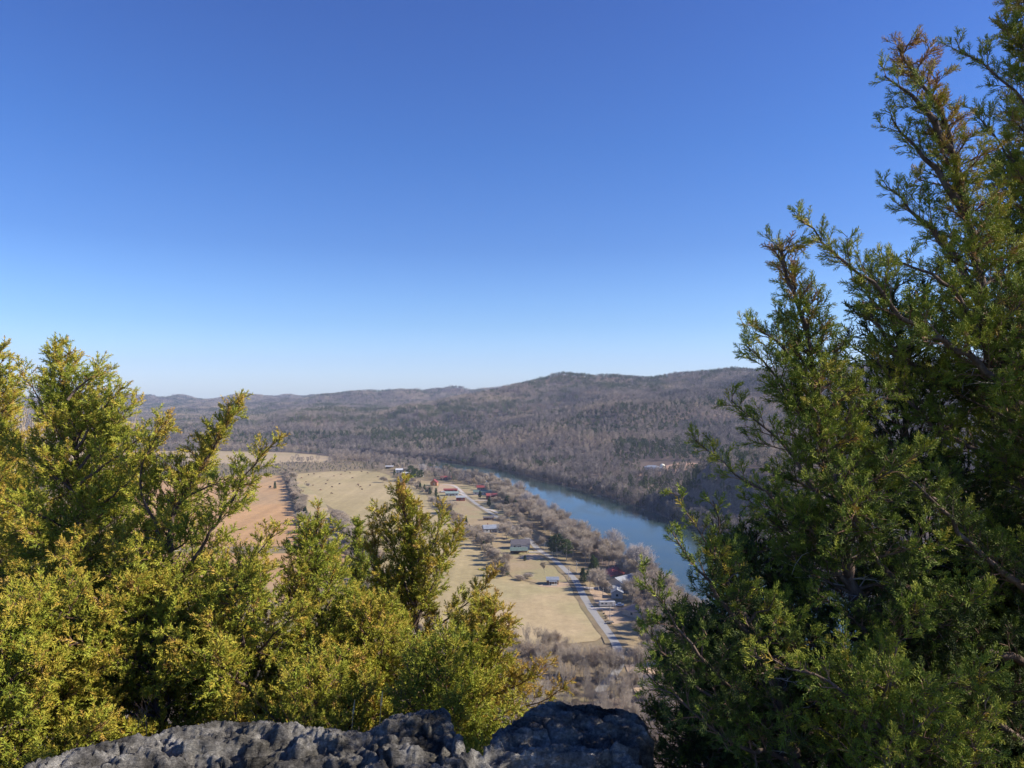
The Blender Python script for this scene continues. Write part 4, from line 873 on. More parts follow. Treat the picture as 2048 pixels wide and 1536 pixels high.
K = 1.0      # how close a group stands: lengths and distances scale with it
class Cedar:
    def __init__(s, seed, D, plume=.13, tint=.40, dens=1.0, hi=True):
        s.R = np.random.default_rng(seed); s.trunk, s.limb, s.twig, s.dead, s.pl = [], [], [], [], []
        s.rust = 0; s.plume, s.tint, s.dens, s.hi = plume * .76 * K, tint + .10, dens, hi
    def spray(s, p, d, L, t):
        s.pl.append((*p, *d, L, t))
    def side(s, p, d, L, r, tipw, outward):
        R = s.R; n = max(2, int(L / (.09 * K))); pts = [p]; dd = d
        for k in range(n):
            dd = unit(dd + R.normal(0, .10, 3) + outward * .05 + np.array([0, 0, .05])); q = pts[-1] + dd * L / n; s.twig.append((pts[-1], q, max(.0022, r * (1 - .75 * k / n)), max(.0018, r * (1 - .75 * (k + 1) / n)))); pts.append(q)
        m = max(3, int(L / (.029 * K) * s.dens))
        for k in range(m):
            u = .22 + .78 * (k + R.uniform(0, 1)) / m; x = u * n; i = min(n - 1, int(x)); q = pts[i] + (pts[i + 1] - pts[i]) * (x - i); ax = unit(pts[i + 1] - pts[i])
            a = R.normal(0, 1, 3); a = unit(a - ax * a.dot(ax)); e = unit(ax * .75 + a * .8 + np.array([0, 0, .22]))
            tl = (.05 * K + .34 * L) * (1.1 - u * .75) * R.uniform(.5, 1.15); tl = min(tl, .2 * K)
            q2 = q + e * tl; s.twig.append((q, q2, .0022, .0016))
            tt_ = s.tint + tipw * .5 + R.normal(0, .07)
            for j in range(1 + int(tl > .075 * K) + int(tl > .14 * K)):
                w_ = 1 - .42 * j; s.spray(q + e * tl * w_ * .8, unit(e + R.normal(0, .28 + .25 * (j > 0), 3) + np.array([0, 0, .18])), s.plume * R.uniform(.65, 1.15), tt_)
        s.spray(pts[-2], dd, s.plume * R.uniform(.9, 1.3), s.tint + tipw * .6)
    def path(s, pts, r0, r1, spread, start=.2, ds=.062, tip=.28, part='limb', pw=.75, low=.10):
        """a limb along the given points, feathered with side branches"""
        spread, low, ds = spread * K, low * K, ds * K
        R = s.R; pts = np.asarray(pts, float); L = np.concatenate([[0], np.cumsum(np.linalg.norm(np.diff(pts, axis=0), axis=1))]); T = L[-1]
        n = max(4, int(T / (.12 * K))); S = np.linspace(0, T, n); C = np.stack([np.interp(S, L, pts[:, k]) for k in range(3)], 1)
        for _ in range(2): C[1:-1] = (C[:-2] + 2 * C[1:-1] + C[2:]) / 4
        C[1:-1] += R.normal(0, .012, (n - 2, 3)); rr = r0 + (r1 - r0) * (np.arange(n) / (n - 1)) ** .8
        for k in range(n - 1): getattr(s, part).append((C[k], C[k + 1], rr[k], rr[k + 1]))
        if spread <= 0: return C
        m = int(T * (1 - start) / ds * s.dens); ph = R.uniform(0, 6)
        for k in range(m):
            t = start + (1 - start) * (k + R.uniform(0, 1)) / m; x = t * (n - 1); i = min(n - 2, int(x)); p = C[i] + (C[i + 1] - C[i]) * (x - i); ax = unit(C[i + 1] - C[i])
            a0 = unit(np.cross(ax, [.3, .2, 1])); b0 = np.cross(ax, a0); g = ph + k * 2.4 + R.uniform(-.5, .5); a = a0 * cos(g) + b0 * sin(g)
            ln = (spread * (1 - t) ** pw + low) * R.uniform(.55, 1.15); an = radians(R.uniform(32, 62) * (1 - .3 * t))
            d = unit(ax * cos(an) + a * sin(an) + np.array([0, 0, .16])); s.side(p, d, ln, .003 + .008 * ln, tip * t ** 3, a)
        s.spray(C[-2], unit(C[-1] - C[-3]), s.plume * 1.3, s.tint + tip); s.spray(C[-3], unit(C[-1] - C[-3]), s.plume * 1.2, s.tint + tip * .9)
        return C
    def stem(s, pts, r0, n, reach, t0=.15, el=(10, 60), spread=.40, lead=.5, ds=.062, rtop=.008, tip=.28, ragged=.25):
        """trunk with spiralling limbs; reach(t) is the limb length at fraction t of the height"""
        R = s.R; C = s.path(pts, r0, rtop, 0, part='trunk'); m = len(C); ph = R.uniform(0, 6)
        tb = s.tint
        for k in range(n):
            t = t0 + (1 - t0) * ((k + R.uniform(0, 1)) / n) ** .9; x = t * (m - 1); i = min(m - 2, int(x)); p = C[i] + (C[i + 1] - C[i]) * (x - i)
            L = K * max(.12, reach(t) * R.uniform(1 - ragged, 1 + ragged)); az = ph + k * 2.4 + R.uniform(-.5, .5); e0 = radians(el[0] + (el[1] - el[0]) * t + R.uniform(-9, 9))
            d = np.array([cos(az) * cos(e0), sin(az) * cos(e0), sin(e0)]); q = [p]; s.tint = tb + s.rust * t ** 2
            for j in range(5): q.append(q[-1] + d * L / 5); d = unit(d + np.array([0, 0, .085]) + R.normal(0, .09, 3))
            s.path(q, .006 + .014 * L, .0025, spread * (L / K) ** .8, .16, ds, tip)
            if t < .65 and R.uniform() < .7:      # dead inner branches
                d = unit(np.array([cos(az + 1), sin(az + 1), R.uniform(-.1, .5)])); q = p
                for j in range(5):
                    q2 = q + d * L * .12; s.dead.append((q, q2, .005 - .0008 * j, .0042 - .0008 * j)); e = unit(d + R.normal(0, .6, 3)); s.dead.append((q2, q2 + e * L * .14, .0022, .001)); d = unit(d + R.normal(0, .25, 3)); q = q2
        s.tint = tb + s.rust
        if lead > 0:
            k0 = int(m * (1 - lead)); s.path(C[max(0, k0):], .006, .003, .16, 0, .05, tip, low=.07)
        s.tint = tb + s.rust * .5
        return C
    def build(s, name, label, base=None, group=None):
        C0 = s.trunk[0][0] if s.trunk else s.limb[0][0]
        root = empty(name, tuple(C0), 0, label=label, cat='tree', group=group); off = np.asarray(C0)
        A = lambda Ls: [np.array([q[i] for q in Ls]) for i in range(4)]
        if s.trunk: a = A(s.trunk); v, f = prisms(a[0] - off, a[1] - off, a[2], a[3], 9); link('trunk', mk_mesh('cedar_trunk', v, [f], [M_cbark], smooth=True), root)
        if not s.limb: s.limb = s.twig[:4]
        a = A(s.limb); v, f = prisms(a[0] - off, a[1] - off, a[2], a[3], 6); nl = len(f)
        if s.dead: a = A(s.dead); dv, df = prisms(a[0] - off, a[1] - off, a[2], a[3], 4); f = [f, df + len(v)]; v = np.concatenate([v, dv])
        else: f = [f]
        link('branches', mk_mesh('cedar_branches', v, f, [M_cbark, M_dead], [0, 1][:len(f)], smooth=True), root)
        P = np.array(s.pl, np.float32); K = len(P); protos = PROTO_HI if s.hi else PROTO_LO
        VV, FF, TT, o = [], [], [], 0
        which = s.R.integers(0, 3, K)
        for w_ in range(3):
            q = P[which == w_]; pv, pf = protos[w_]; n = len(q)
            if not n: continue
            d = q[:, 3:6]; a = np.cross(d, s.R.normal(0, 1, (n, 3))); a /= np.linalg.norm(a, axis=1, keepdims=True) + 1e-6; c = np.cross(d, a)
            V = q[:, None, :3] - off.astype(np.float32) + q[:, 6][:, None, None] * (pv[None, :, 0:1] * a[:, None] + pv[None, :, 1:2] * c[:, None] + pv[None, :, 2:3] * d[:, None])
            TT.append((q[:, 7][:, None] + (pv[None, :, 2] - .5) * .12 + s.R.normal(0, .02, (n, len(pv)))).ravel()); VV.append(V.reshape(-1, 3).astype(np.float32))
            FF.append((pf[None] + (np.arange(n) * len(pv))[:, None, None] + o).reshape(-1, 3)); o += n * len(pv)
        a = A(s.twig); tv, tf = prisms(a[0] - off, a[1] - off, a[2], a[3], 3)
        V = np.concatenate(VV + [tv.astype(np.float32)]); F3 = np.concatenate(FF)
        me = mk_mesh('cedar_foliage', V, [F3, tf + o], [M_cedar, M_redtwig], [0, 1], attrs={'tint': np.concatenate(TT + [np.full(len(tv), .5)])})
        link('crown', me, root); print(name, 'plumes', K, 'tris', len(F3) + len(tf) * 2); return root
def px(*pts): return [at_y(u, v, D * K) for u, v, D in pts]
def feet(p, spread=0):
    """continue a trunk straight down to the ground"""
    x, y, z = p; g = float(ground_z(np.array([x]), np.array([y]))[0]) - .15
    return [np.array([x, y, g])] if g < z - .1 else []
def stemline(*pts): q = px(*pts); return feet(q[0]) + q

# --- the left group
c = Cedar(1, 10, tint=.44, hi=False, plume=.15)
c.stem(stemline((140, 1560, 10), (165, 1250, 10), (160, 1010, 10), (152, 890, 10), (128, 780, 10), (116, 692, 10)), .13, 84, lambda t: min(2.1, 2.5 * (1 - t) ** .95 + .10), .18, (4, 50), .36, .3)
for q in ([(150, 900), (185, 850), (218, 805), (242, 776)], [(155, 940), (205, 885), (248, 832), (274, 797)], [(158, 970), (230, 915), (290, 870), (338, 842)], [(162, 1030), (225, 995), (275, 945), (302, 900)],
          [(150, 880), (105, 825), (62, 775), (42, 738)], [(158, 990), (80, 930), (20, 880), (-20, 850)], [(164, 1120), (235, 1080), (300, 1060), (372, 1050)], [(135, 800), (165, 768), (188, 752), (205, 742)]):
    c.path(px(*[(u, v, 9.7 + .2 * cos(v)) for u, v in q]), .02, .003, .34, .12)
c.build('cedar_tree', 'tall cedar on the left with dark trunk and pointed top against the sky')
c = Cedar(2, 9.2, tint=.46, hi=False, plume=.15)
c.stem(stemline((190, 1540, 9.2), (290, 1290, 9.2), (345, 1180, 9.3), (338, 1090, 9.4), (350, 1010, 9.4), (390, 955, 9.4), (425, 900, 9.4), (455, 850, 9.3), (477, 803, 9.3)), .10, 56, lambda t: 1.75 * (1 - t) ** 1.05 + .10, .2, (8, 50), .38, .35)
c.path(px((345, 1180, 9.3), (410, 1080, 9.2), (465, 1000, 9.1), (515, 915, 9.0), (552, 884, 9.0)), .03, .004, .48)
c.path(px((300, 1290, 9.2), (400, 1210, 9.1), (480, 1150, 9), (530, 1090, 8.9), (562, 1048, 8.9)), .03, .004, .50)
c.path(px((338, 1100, 9.4), (290, 1010, 9.3), (280, 930, 9.2), (315, 870, 9.1), (338, 842, 9.1)), .025, .004, .45)
c.path(px((350, 1010, 9.4), (400, 980, 9.2), (455, 960, 9.1), (505, 968, 9.0)), .02, .004, .32)
c.build('cedar_tree', 'leaning cedar with spiky branches reaching over the red field')
c = Cedar(3, 11.5, tint=.52, hi=False, plume=.16)
c.stem(stemline((-70, 1560, 11.5), (-60, 1100, 11.5), (-30, 820, 11.5), (-6, 715, 11.5)), .12, 60, lambda t: 2.4 * (1 - t) ** .75 + .15, .2, (6, 50), .36, .3)
c.build('cedar_tree', 'rusty tipped cedar cut by the left edge of the photo')
for k, (pts, n, rc, tn, lb) in enumerate([
    (((70, 1800, 8.2), (60, 1500, 8.2), (90, 1330, 8.2), (80, 1210, 8.2)), 34, 1.7, .47, 'low spreading cedar at the lower left corner'),
    (((300, 1760, 8.8), (330, 1480, 8.8), (300, 1330, 8.8), (270, 1200, 8.8)), 34, 1.6, .44, 'cedar filling the gap under the tall left tree above the long grey ledge'),
    (((500, 1700, 8.8), (500, 1400, 8.8), (480, 1280, 8.8), (470, 1170, 8.8)), 30, 1.35, .46, 'cedar behind the long grey ledge, dark limbs slanting to the right'),
    (((-60, 1900, 7.6), (-40, 1500, 7.6), (-10, 1380, 7.6), (10, 1300, 7.6)), 24, 1.3, .42, 'shaded low cedar in the very corner at the lower left')]):
    c = Cedar(10 + k, 8, tint=tn, hi=False, plume=.15); c.stem(stemline(*pts), .09, n, (lambda r: lambda t: r * (1 - t) ** .5 + .2)(rc), .3, (6, 48), .38, .4); c.build('cedar_tree', lb)
c = Cedar(20, 9.6, tint=.40, hi=False, plume=.14)
c.stem(stemline((650, 1600, 9.6), (644, 1400, 9.6), (640, 1250, 9.6), (636, 1140, 9.6), (633, 1060, 9.6)), .09, 60, lambda t: 1.55 * (1 - t) ** .72 + .10, .2, (10, 52), .38, .3)
c.path(px((633, 1070, 9.6), (634, 1045, 9.6), (637, 1010, 9.6)), .006, .002, .05, tip=.5, ds=.1)
c.build('cedar_tree', 'bright green bushy cedar with a thin bare spire in front of the lower red field')
c = Cedar(21, 9.2, tint=.46, hi=False, plume=.14)
c.stem(stemline((760, 1620, 9.2), (765, 1450, 9.2), (755, 1310, 9.2), (745, 1235, 9.2)), .08, 44, lambda t: 1.35 * (1 - t) ** .55 + .12, .2, (10, 50), .38, .35)
c.build('cedar_tree', 'yellow green rounded cedar between the bright bushy one and the upright one')
c = Cedar(22, 15, tint=.26, hi=False, plume=.17)
c.stem(stemline((724, 1400, 15), (720, 1250, 15), (716, 1130, 15), (714, 1050, 15)), .06, 34, lambda t: .75 * (1 - t) ** .6 + .1, .15, (30, 65), .34, .5)
c.build('cedar_tree', 'narrow dark cedar standing lower down between two brighter cedars')
c = Cedar(23, 11, tint=.50, hi=False, plume=.15)
c.stem(stemline((832, 1560, 11), (829, 1320, 11), (828, 1220, 11), (822, 1090, 11), (812, 1030, 11), (800, 982, 11)), .10, 40, lambda t: .95 * (1 - t) ** .7 + .14, .38, (42, 68), .30, .4)
for q in ([(829, 1310), (785, 1225), (745, 1130), (730, 1080)], [(828, 1250), (872, 1160), (900, 1090), (915, 1052)], [(829, 1290), (905, 1230), (955, 1190), (990, 1142)], [(827, 1210), (795, 1130), (775, 1060), (752, 1018)], [(826, 1190), (858, 1110), (880, 1060), (886, 1012)], [(828, 1270), (775, 1190), (755, 1120), (745, 1060)], [(829, 1330), (890, 1290), (940, 1240), (965, 1205)]):
    c.path(px(*[(u, v, 11 + .25 * sin(u)) for u, v in q]), .022, .003, .40, .25)
c.build('cedar_tree', 'upright cedar with rusty spires rising in front of the pasture')
c = Cedar(24, 9.4, tint=.54, hi=False, plume=.14)
c.stem(stemline((930, 1640, 9.4), (945, 1450, 9.4), (970, 1330, 9.4), (985, 1235, 9.4)), .08, 40, lambda t: 1.05 * (1 - t) ** .5 + .14, .2, (20, 60), .36, .4)
c.path(px((970, 1330, 9.4), (1000, 1290, 9.3), (1022, 1240, 9.3)), .015, .003, .3); c.path(px((960, 1400, 9.4), (1030, 1370, 9.3), (1075, 1350, 9.2), (1092, 1330, 9.2)), .015, .003, .36)
c.path(px((950, 1440, 9.4), (1040, 1420, 9.3), (1100, 1395, 9.2), (1136, 1372, 9.2)), .015, .003, .25)
c.build('cedar_tree', 'rusty brown tipped cedar just left of the bare slope and above the right hand rock')
c = Cedar(25, 7.6, tint=.38, hi=False, plume=.13)
c.stem(stemline((900, 1750, 7.6), (905, 1560, 7.6), (895, 1420, 7.6), (880, 1330, 7.6)), .07, 46, lambda t: 1.1 * (1 - t) ** .45 + .12, .2, (8, 50), .38, .4)
c.build('cedar_tree', 'vivid green cedar showing through the notch between the two grey rocks')
c = Cedar(26, 7.8, tint=.45, hi=False, plume=.13)
c.stem(stemline((640, 1760, 7.8), (650, 1600, 7.8), (640, 1480, 7.8), (630, 1370, 7.8)), .07, 34, lambda t: 1.1 * (1 - t) ** .45 + .12, .2, (12, 56), .36, .4)
c.build('cedar_tree', 'low cedar directly behind the crest of the long grey ledge')

# --- the right group, closer to the viewer; low tints paint its shade into the foliage
K = .84
c = Cedar(40, 6.2, tint=.06, plume=.125, dens=1.0); c.rust = .5
C = c.stem(stemline((2260, 1750, 6.4), (2190, 1250, 6.3), (2110, 930, 6.2), (2040, 800, 6.2), (1984, 712, 6.2), (1965, 634, 6.2), (1957, 556, 6.2), (1945, 466, 6.2), (1925, 380, 6.2), (1893, 262, 6.2), (1848, 172, 6.2), (1796, 93, 6.2)), .10, 96, lambda t: (1.38 * (1 - t) ** 1.08 + .05) * (.6 + .4 * (t > .3)), .18, (-2, 40), .42, .22, tip=.5, ragged=.4)
for q, sp in (([(2060, 840, 6.2), (1980, 735, 6.0), (1894, 689, 5.9), (1836, 658, 5.9), (1797, 626, 5.8), (1746, 568, 5.8), (1699, 533, 5.8), (1655, 495, 5.8), (1630, 462, 5.8), (1594, 437, 5.8)], .42),
              ([(2170, 1190, 6.3), (2048, 1165, 6.1), (1973, 1120, 6.0), (1914, 1045, 5.9), (1850, 985, 5.9), (1770, 930, 5.9), (1700, 870, 5.9)], .50),
              ([(2150, 1050, 6.3), (2040, 960, 6.4), (1940, 900, 6.5), (1850, 840, 6.5), (1790, 770, 6.5), (1740, 700, 6.5)], .50),
              ([(2090, 900, 6.3), (1990, 820, 6.7), (1900, 780, 6.8), (1820, 730, 6.8), (1760, 660, 6.8), (1730, 600, 6.8), (1745, 530, 6.8)], .42),
              ([(2010, 760, 6.2), (1950, 640, 6.0), (1890, 560, 5.9), (1830, 530, 5.9), (1765, 520, 5.9)], .34),
              ([(1960, 600, 6.2), (1900, 500, 6.2), (1850, 440, 6.2), (1800, 400, 6.2), (1772, 372, 6.2)], .34),
              ([(1935, 430, 6.2), (1880, 350, 6.2), (1830, 300, 6.2), (1800, 262, 6.2), (1782, 235, 6.2)], .28),
              ([(1900, 300, 6.2), (1850, 230, 6.1), (1800, 170, 6.1), (1768, 152, 6.1)], .22)):
    c.path(px(*q), .034, .004, sp, .15)
c.build('cedar_tree', 'largest cedar on the right, its top leaning left high into the blue sky')
c = Cedar(41, 6.8, tint=.05, plume=.13); c.rust = .48
c.stem(stemline((2200, 1750, 7), (2150, 1100, 7), (2120, 600, 7), (2110, 250, 7), (2080, 60, 7), (2040, -20, 7)), .10, 84, lambda t: 1.4 * (1 - t) ** .6 + .10, .2, (0, 40), .40, .25, tip=.45, ragged=.4)
c.path(px((2120, 330, 7), (2060, 220, 6.9), (1985, 140, 6.9), (1940, 105, 6.9), (1903, 96, 6.9)), .02, .003, .24)
c.path(px((2120, 200, 7), (2070, 110, 6.9), (2030, 60, 6.9), (2010, 40, 6.9)), .02, .003, .22)
c.path(px((2130, 480, 7), (2060, 360, 6.9), (1990, 270, 6.9), (1945, 215, 6.9)), .02, .003, .34)
c.build('cedar_tree', 'cedar at the right edge whose spires cut the upper right corner')
c = Cedar(42, 5.8, tint=.07, plume=.12); c.rust = .36
c.stem(stemline((1960, 1800, 5.8), (1812, 1455, 5.8), (1758, 1358, 5.8), (1734, 1299, 5.8), (1700, 1150, 5.8), (1668, 1000, 5.8), (1652, 860, 5.8), (1625, 720, 5.8), (1600, 620, 5.8), (1572, 545, 5.8), (1563, 500, 5.8)), .08, 96, lambda t: 1.2 * (1 - t) ** .95 + .05, .2, (0, 40), .42, .22, tip=.45, ragged=.4)
for q, sp in (([(1720, 1240, 5.8), (1650, 1080, 5.7), (1560, 1010, 5.6), (1500, 970, 5.6), (1440, 925, 5.6), (1388, 878, 5.6)], .20),
              ([(1690, 1100, 5.8), (1620, 960, 5.7), (1560, 880, 5.6), (1500, 830, 5.6), (1462, 800, 5.6)], .40),
              ([(1660, 930, 5.8), (1600, 820, 5.7), (1550, 740, 5.6), (1490, 690, 5.6)], .36),
              ([(1640, 800, 5.8), (1590, 720, 5.7), (1540, 670, 5.6), (1498, 645, 5.6)], .30)):
    c.path(px(*q), .022, .003, sp, .15)
c.build('cedar_tree', 'slender stemmed cedar in the middle of the right group, standing before the far hill')
c = Cedar(43, 5.4, tint=.05, plume=.115); c.rust = .2
c.stem(stemline((1660, 1800, 5.4), (1580, 1450, 5.4), (1531, 1320, 5.4), (1492, 1248, 5.4), (1450, 1160, 5.4), (1425, 1105, 5.4)), .06, 50, lambda t: .78 * (1 - t) ** .9 + .05, .2, (2, 42), .40, .2, tip=.4)
c.path(px((1440, 1130, 5.4), (1405, 1080, 5.4), (1380, 1040, 5.4), (1362, 1005, 5.4), (1347, 984, 5.4)), .008, .002, .06, .1, tip=.5, low=.05, ds=.08)
for q, sp in (([(1500, 1270, 5.4), (1450, 1210, 5.3), (1400, 1150, 5.3), (1370, 1110, 5.3), (1345, 1065, 5.3)], .14),
              ([(1560, 1420, 5.4), (1450, 1370, 5.3), (1380, 1290, 5.2), (1330, 1220, 5.2), (1290, 1163, 5.2)], .34),
              ([(1580, 1460, 5.4), (1480, 1430, 5.3), (1400, 1380, 5.2), (1340, 1320, 5.2), (1302, 1262, 5.2)], .36),
              ([(1600, 1520, 5.4), (1500, 1500, 5.3), (1420, 1460, 5.2), (1350, 1400, 5.2), (1292, 1345, 5.2)], .34),
              ([(1480, 1230, 5.4), (1450, 1150, 5.5), (1440, 1080, 5.5), (1425, 1000, 5.5)], .07)):
    c.path(px(*q), .02, .003, sp, .12)
c.build('cedar_tree', 'dark cedar nearest the river gap with a thin orange tip over the water')
c = Cedar(44, 4.9, tint=.28, plume=.11)
c.stem(stemline((1900, 1900, 4.9), (1830, 1640, 4.9), (1780, 1500, 4.9), (1740, 1400, 4.9)), .05, 34, lambda t: .9 * (1 - t) ** .4 + .15, .2, (12, 50), .42, .4)
c.path(px((1850, 1560, 4.9), (1760, 1450, 4.8), (1680, 1380, 4.8), (1600, 1335, 4.8), (1500, 1312, 4.8)), .02, .003, .22, .1, tip=.35)
c.build('cedar_tree', 'low leafy cedar at the bottom of the right group with an arching olive branch')
for k, (pts, n, rc, tn, D, lb) in enumerate([
    (((2200, 1900), (2120, 1500), (2080, 1300), (2040, 1120)), 56, 1.25, .22, 6.8, 'yellowish cedar at the lower right edge behind the dark slanting limbs'),
    (((2000, 1900), (1960, 1500), (1930, 1320), (1900, 1150)), 56, 1.25, .10, 7.4, 'cedar deep inside the right group behind the slanting limbs'),
    (((1640, 1900), (1570, 1500), (1530, 1280), (1505, 1110)), 70, .85, .05, 6.4, 'thick dark cedar hiding the near reach of the river'),
    (((1440, 1900), (1430, 1560), (1410, 1400), (1400, 1270)), 54, .75, .06, 6.2, 'dark bushy cedar rising beside the right end of the jagged rock'),
    (((1900, 1900), (1860, 1300), (1820, 900), (1785, 600)), 70, 1.15, .04, 7.0, 'dark cedar filling the middle of the right group behind the slender one'),
    (((2150, 1900), (2100, 1200), (2060, 700), (2040, 330)), 70, 1.1, .08, 7.8, 'cedar standing furthest back in the right group, seen between the trunks'),
    (((1560, 1900), (1540, 1640), (1500, 1540), (1480, 1450)), 34, .95, .14, 6.2, 'shaded low cedar beside the right end of the rock'),
    (((1800, 1900), (1790, 1620), (1770, 1480), (1760, 1380)), 44, 1.15, .12, 6.6, 'low cedar at the bottom edge in the middle of the right group')]):
    c = Cedar(50 + k, D, tint=tn, hi=False, plume=.13); c.stem(stemline(*[(u, v, D) for u, v in pts]), .08, n, (lambda r: lambda t: r * (1 - t) ** .45 + .15)(rc), .2, (0, 42), .40, .4); c.build('cedar_tree', lb)
# leafless saplings against the sky and small weeds behind the ledge
K = 1.0
for u, D, v, lb in ((18, 13, 700, 'leafless sapling poking above the foliage in the far left corner'), (66, 13.5, 708, 'leafless sapling with forked top left of the tall cedar'), (100, 14, 722, 'thin leafless sapling just behind the tall left cedar')):
    x, y, zt = at_y(u, v, D); g = float(ground_z(np.array([x]), np.array([y]))[0]); plant('thin', x, y, zt - g, lb)
def weed(p, h, lb, seed):
    R_ = np.random.default_rng(seed); S = []
    def g(q, d, L, r, lev):
        e = q + d * L; S.append((q, e, r, r * .7))
        if lev < 3:
            for _ in range(3 if lev < 2 else 2): g(q + (e - q) * R_.uniform(.5, 1), unit(d + R_.normal(0, .55, 3) + np.array([0, 0, .15])), L * .62, r * .62, lev + 1)
    g(np.zeros(3), np.array([0, 0, 1.]), h * .42, .0032, 0); a = [np.array([q[i] for q in S]) for i in range(4)]
    v, f = prisms(a[0], a[1], a[2], a[3], 4); o = link('weed', mk_mesh('weed', v, [f], [M_redtwig]), loc=tuple(p)); return tag(o, lb, 'weed')
for u, v, D, h, lb in ((293, 1478, 5.0, .42, 'little leafless weed sprouting behind the long ledge'), (640, 1512, 4.6, .24, 'small leafless weed growing on the long ledge')):
    p = at_y(u, v, D); weed(p - np.array([0, 0, .06]), h, lb, int(u))
for u, v, D, h, lb in ((700, 1470, 4.95, .28, 'dry straw coloured grass stalk behind the long ledge'), (756, 1465, 5.0, .32, 'second dry grass stalk behind the knob of the long ledge')):
    p = at_y(u, v, D); rt = empty('grass_stalk', tuple(p - np.array([0, 0, .12])), 0, label=lb, cat='grass stalk'); m_ = MB(); m_.cyl((0, 0, 0), (.02, 0, h), .0035, .002, 5); m_.build('stem', paint('straw', (.55, .42, .22)), rt)
    m_ = MB(); m_.cyl((.02, 0, h - .02), (.03, 0, h + .07), .007, .002, 6); m_.cyl((.0, 0, h * .3), (.06, .02, h * .55), .004, .001, 4); m_.build('seed_head', paint('straw', (.55, .42, .22)), rt)
K = .84
c = Cedar(71, 4, tint=.25, hi=False, plume=.13)  # unseen extra cedar, put in to throw dappled shade on the rocks
g = float(ground_z(np.array([3.7]), np.array([3.6]))[0]); c.stem([np.array([3.7, 3.6, g - .1]), np.array([3.65, 3.6, g + 1.9]), np.array([3.6, 3.65, g + 3.5])], .06, 22, lambda t: 1.0 * (1 - t) ** .5 + .12, .15, (8, 50), .38, .4, ds=.08)
c.build('cedar_tree', 'unseen cedar added beyond the right edge of the photo that dapples the rocks with shade')
# long slanting limbs of the right hand trees
K = .84
c = Cedar(60, 5.6, tint=.12, plume=.12)
for q, sp, r in (([(2330, 1700, 5.8), (2200, 1440, 5.8), (2048, 1326, 5.7), (1914, 1268, 5.6), (1836, 1225, 5.6), (1793, 1170, 5.6), (1740, 1090, 5.6), (1690, 1020, 5.6)], .42, .055),
                 ([(2330, 1700, 5.8), (2200, 1580, 5.6), (2048, 1479, 5.5), (1973, 1424, 5.5), (1875, 1338, 5.5), (1800, 1290, 5.5), (1710, 1250, 5.5), (1640, 1190, 5.5)], .36, .05),
                 ([(2200, 1440, 5.8), (2048, 1172, 5.7), (1973, 1120, 5.6), (1914, 1045, 5.6), (1860, 990, 5.6), (1800, 950, 5.6)], .40, .045)):
    c.path(px(*q), r, .006, sp, .35, part='trunk')
x0, y0, _ = at_y(2330, 1700, 5.8); c.trunk.append((np.array([x0, y0, float(ground_z(np.array([x0]), np.array([y0]))[0]) - .2]), at_y(2330, 1700, 5.8), .09, .06))
c.build('cedar_tree', 'cedar rooted beyond the right edge, only its long dark slanting limbs showing')
# ---------------------------------------------------------------- limestone ledges
m, nt, b = new_mat('weathered_limestone'); b.inputs['Roughness'].default_value = .9; b.inputs['Specular IOR Level'].default_value = .2
n1 = noise_fac(nt, 5, 8, .7); n2 = noise_fac(nt, 38, 6, .75); n3 = noise_fac(nt, 1.6, 4, .6)
c1 = ramp(nt, n1, [(.34, (.05, .046, .04)), (.45, (.17, .157, .14)), (.57, (.36, .335, .295)), (.72, (.66, .62, .55))])
c2 = ramp(nt, n2, [(.35, (.5, .5, .5)), (.65, (1.25, 1.25, 1.25))]); c = mixc(nt, 1, c1, c2, 'MULTIPLY')
lich = ramp(nt, n3, [(.50, (0, 0, 0)), (.64, (1, 1, 1))]); c = mixc(nt, lich, c, mixc(nt, 1, c, (.72, .70, .62), 'MULTIPLY'))
nt.links.new(c, b.inputs['Base Color'])
n4 = noise_fac(nt, 16, 8, .75, dist=.8, vec_scale=(.6, 1.3, 2.2)); bump(nt, b, n4, 1.0, .06); M_rock = m
def poly_sd(x, y, Q):
    d = dist_poly(x, y, [q[0] for q in Q] + [Q[0][0]], [q[1] for q in Q] + [Q[0][1]]); r = np.zeros(x.shape, bool); j = len(Q) - 1
    for i in range(len(Q)):
        r ^= ((Q[i][1] > y) != (Q[j][1] > y)) & (x < (Q[j][0] - Q[i][0]) * (y - Q[i][1]) / (Q[j][1] - Q[i][1] + 1e-9) + Q[i][0]); j = i
    return np.where(r, d, -d)
def cells(x, y, seed):
    """tilted facets: returns a height with sharp breaks and the distance to the nearest crack"""
    ix, iy = np.floor(x), np.floor(y); f1 = np.full(x.shape, 9.); f2 = np.full(x.shape, 9.); h = np.zeros(x.shape)
    for a in (-1, 0, 1):
        for b_ in (-1, 0, 1):
            cx, cy_ = ix + a, iy + b_; px_, py_ = cx + _hash(cx, cy_, seed), cy_ + _hash(cx, cy_, seed + 1); dx, dy = x - px_, y - py_; d = np.hypot(dx, dy)
            hh = (_hash(cx, cy_, seed + 2) - .5) * .8 + dx * (_hash(cx, cy_, seed + 3) - .5) * 1.5 + dy * (_hash(cx, cy_, seed + 4) - .5) * 1.5
            n_ = d < f1; f2 = np.where(n_, f1, np.minimum(f2, d)); h = np.where(n_, hh, h); f1 = np.where(n_, d, f1)
    return h, f2 - f1
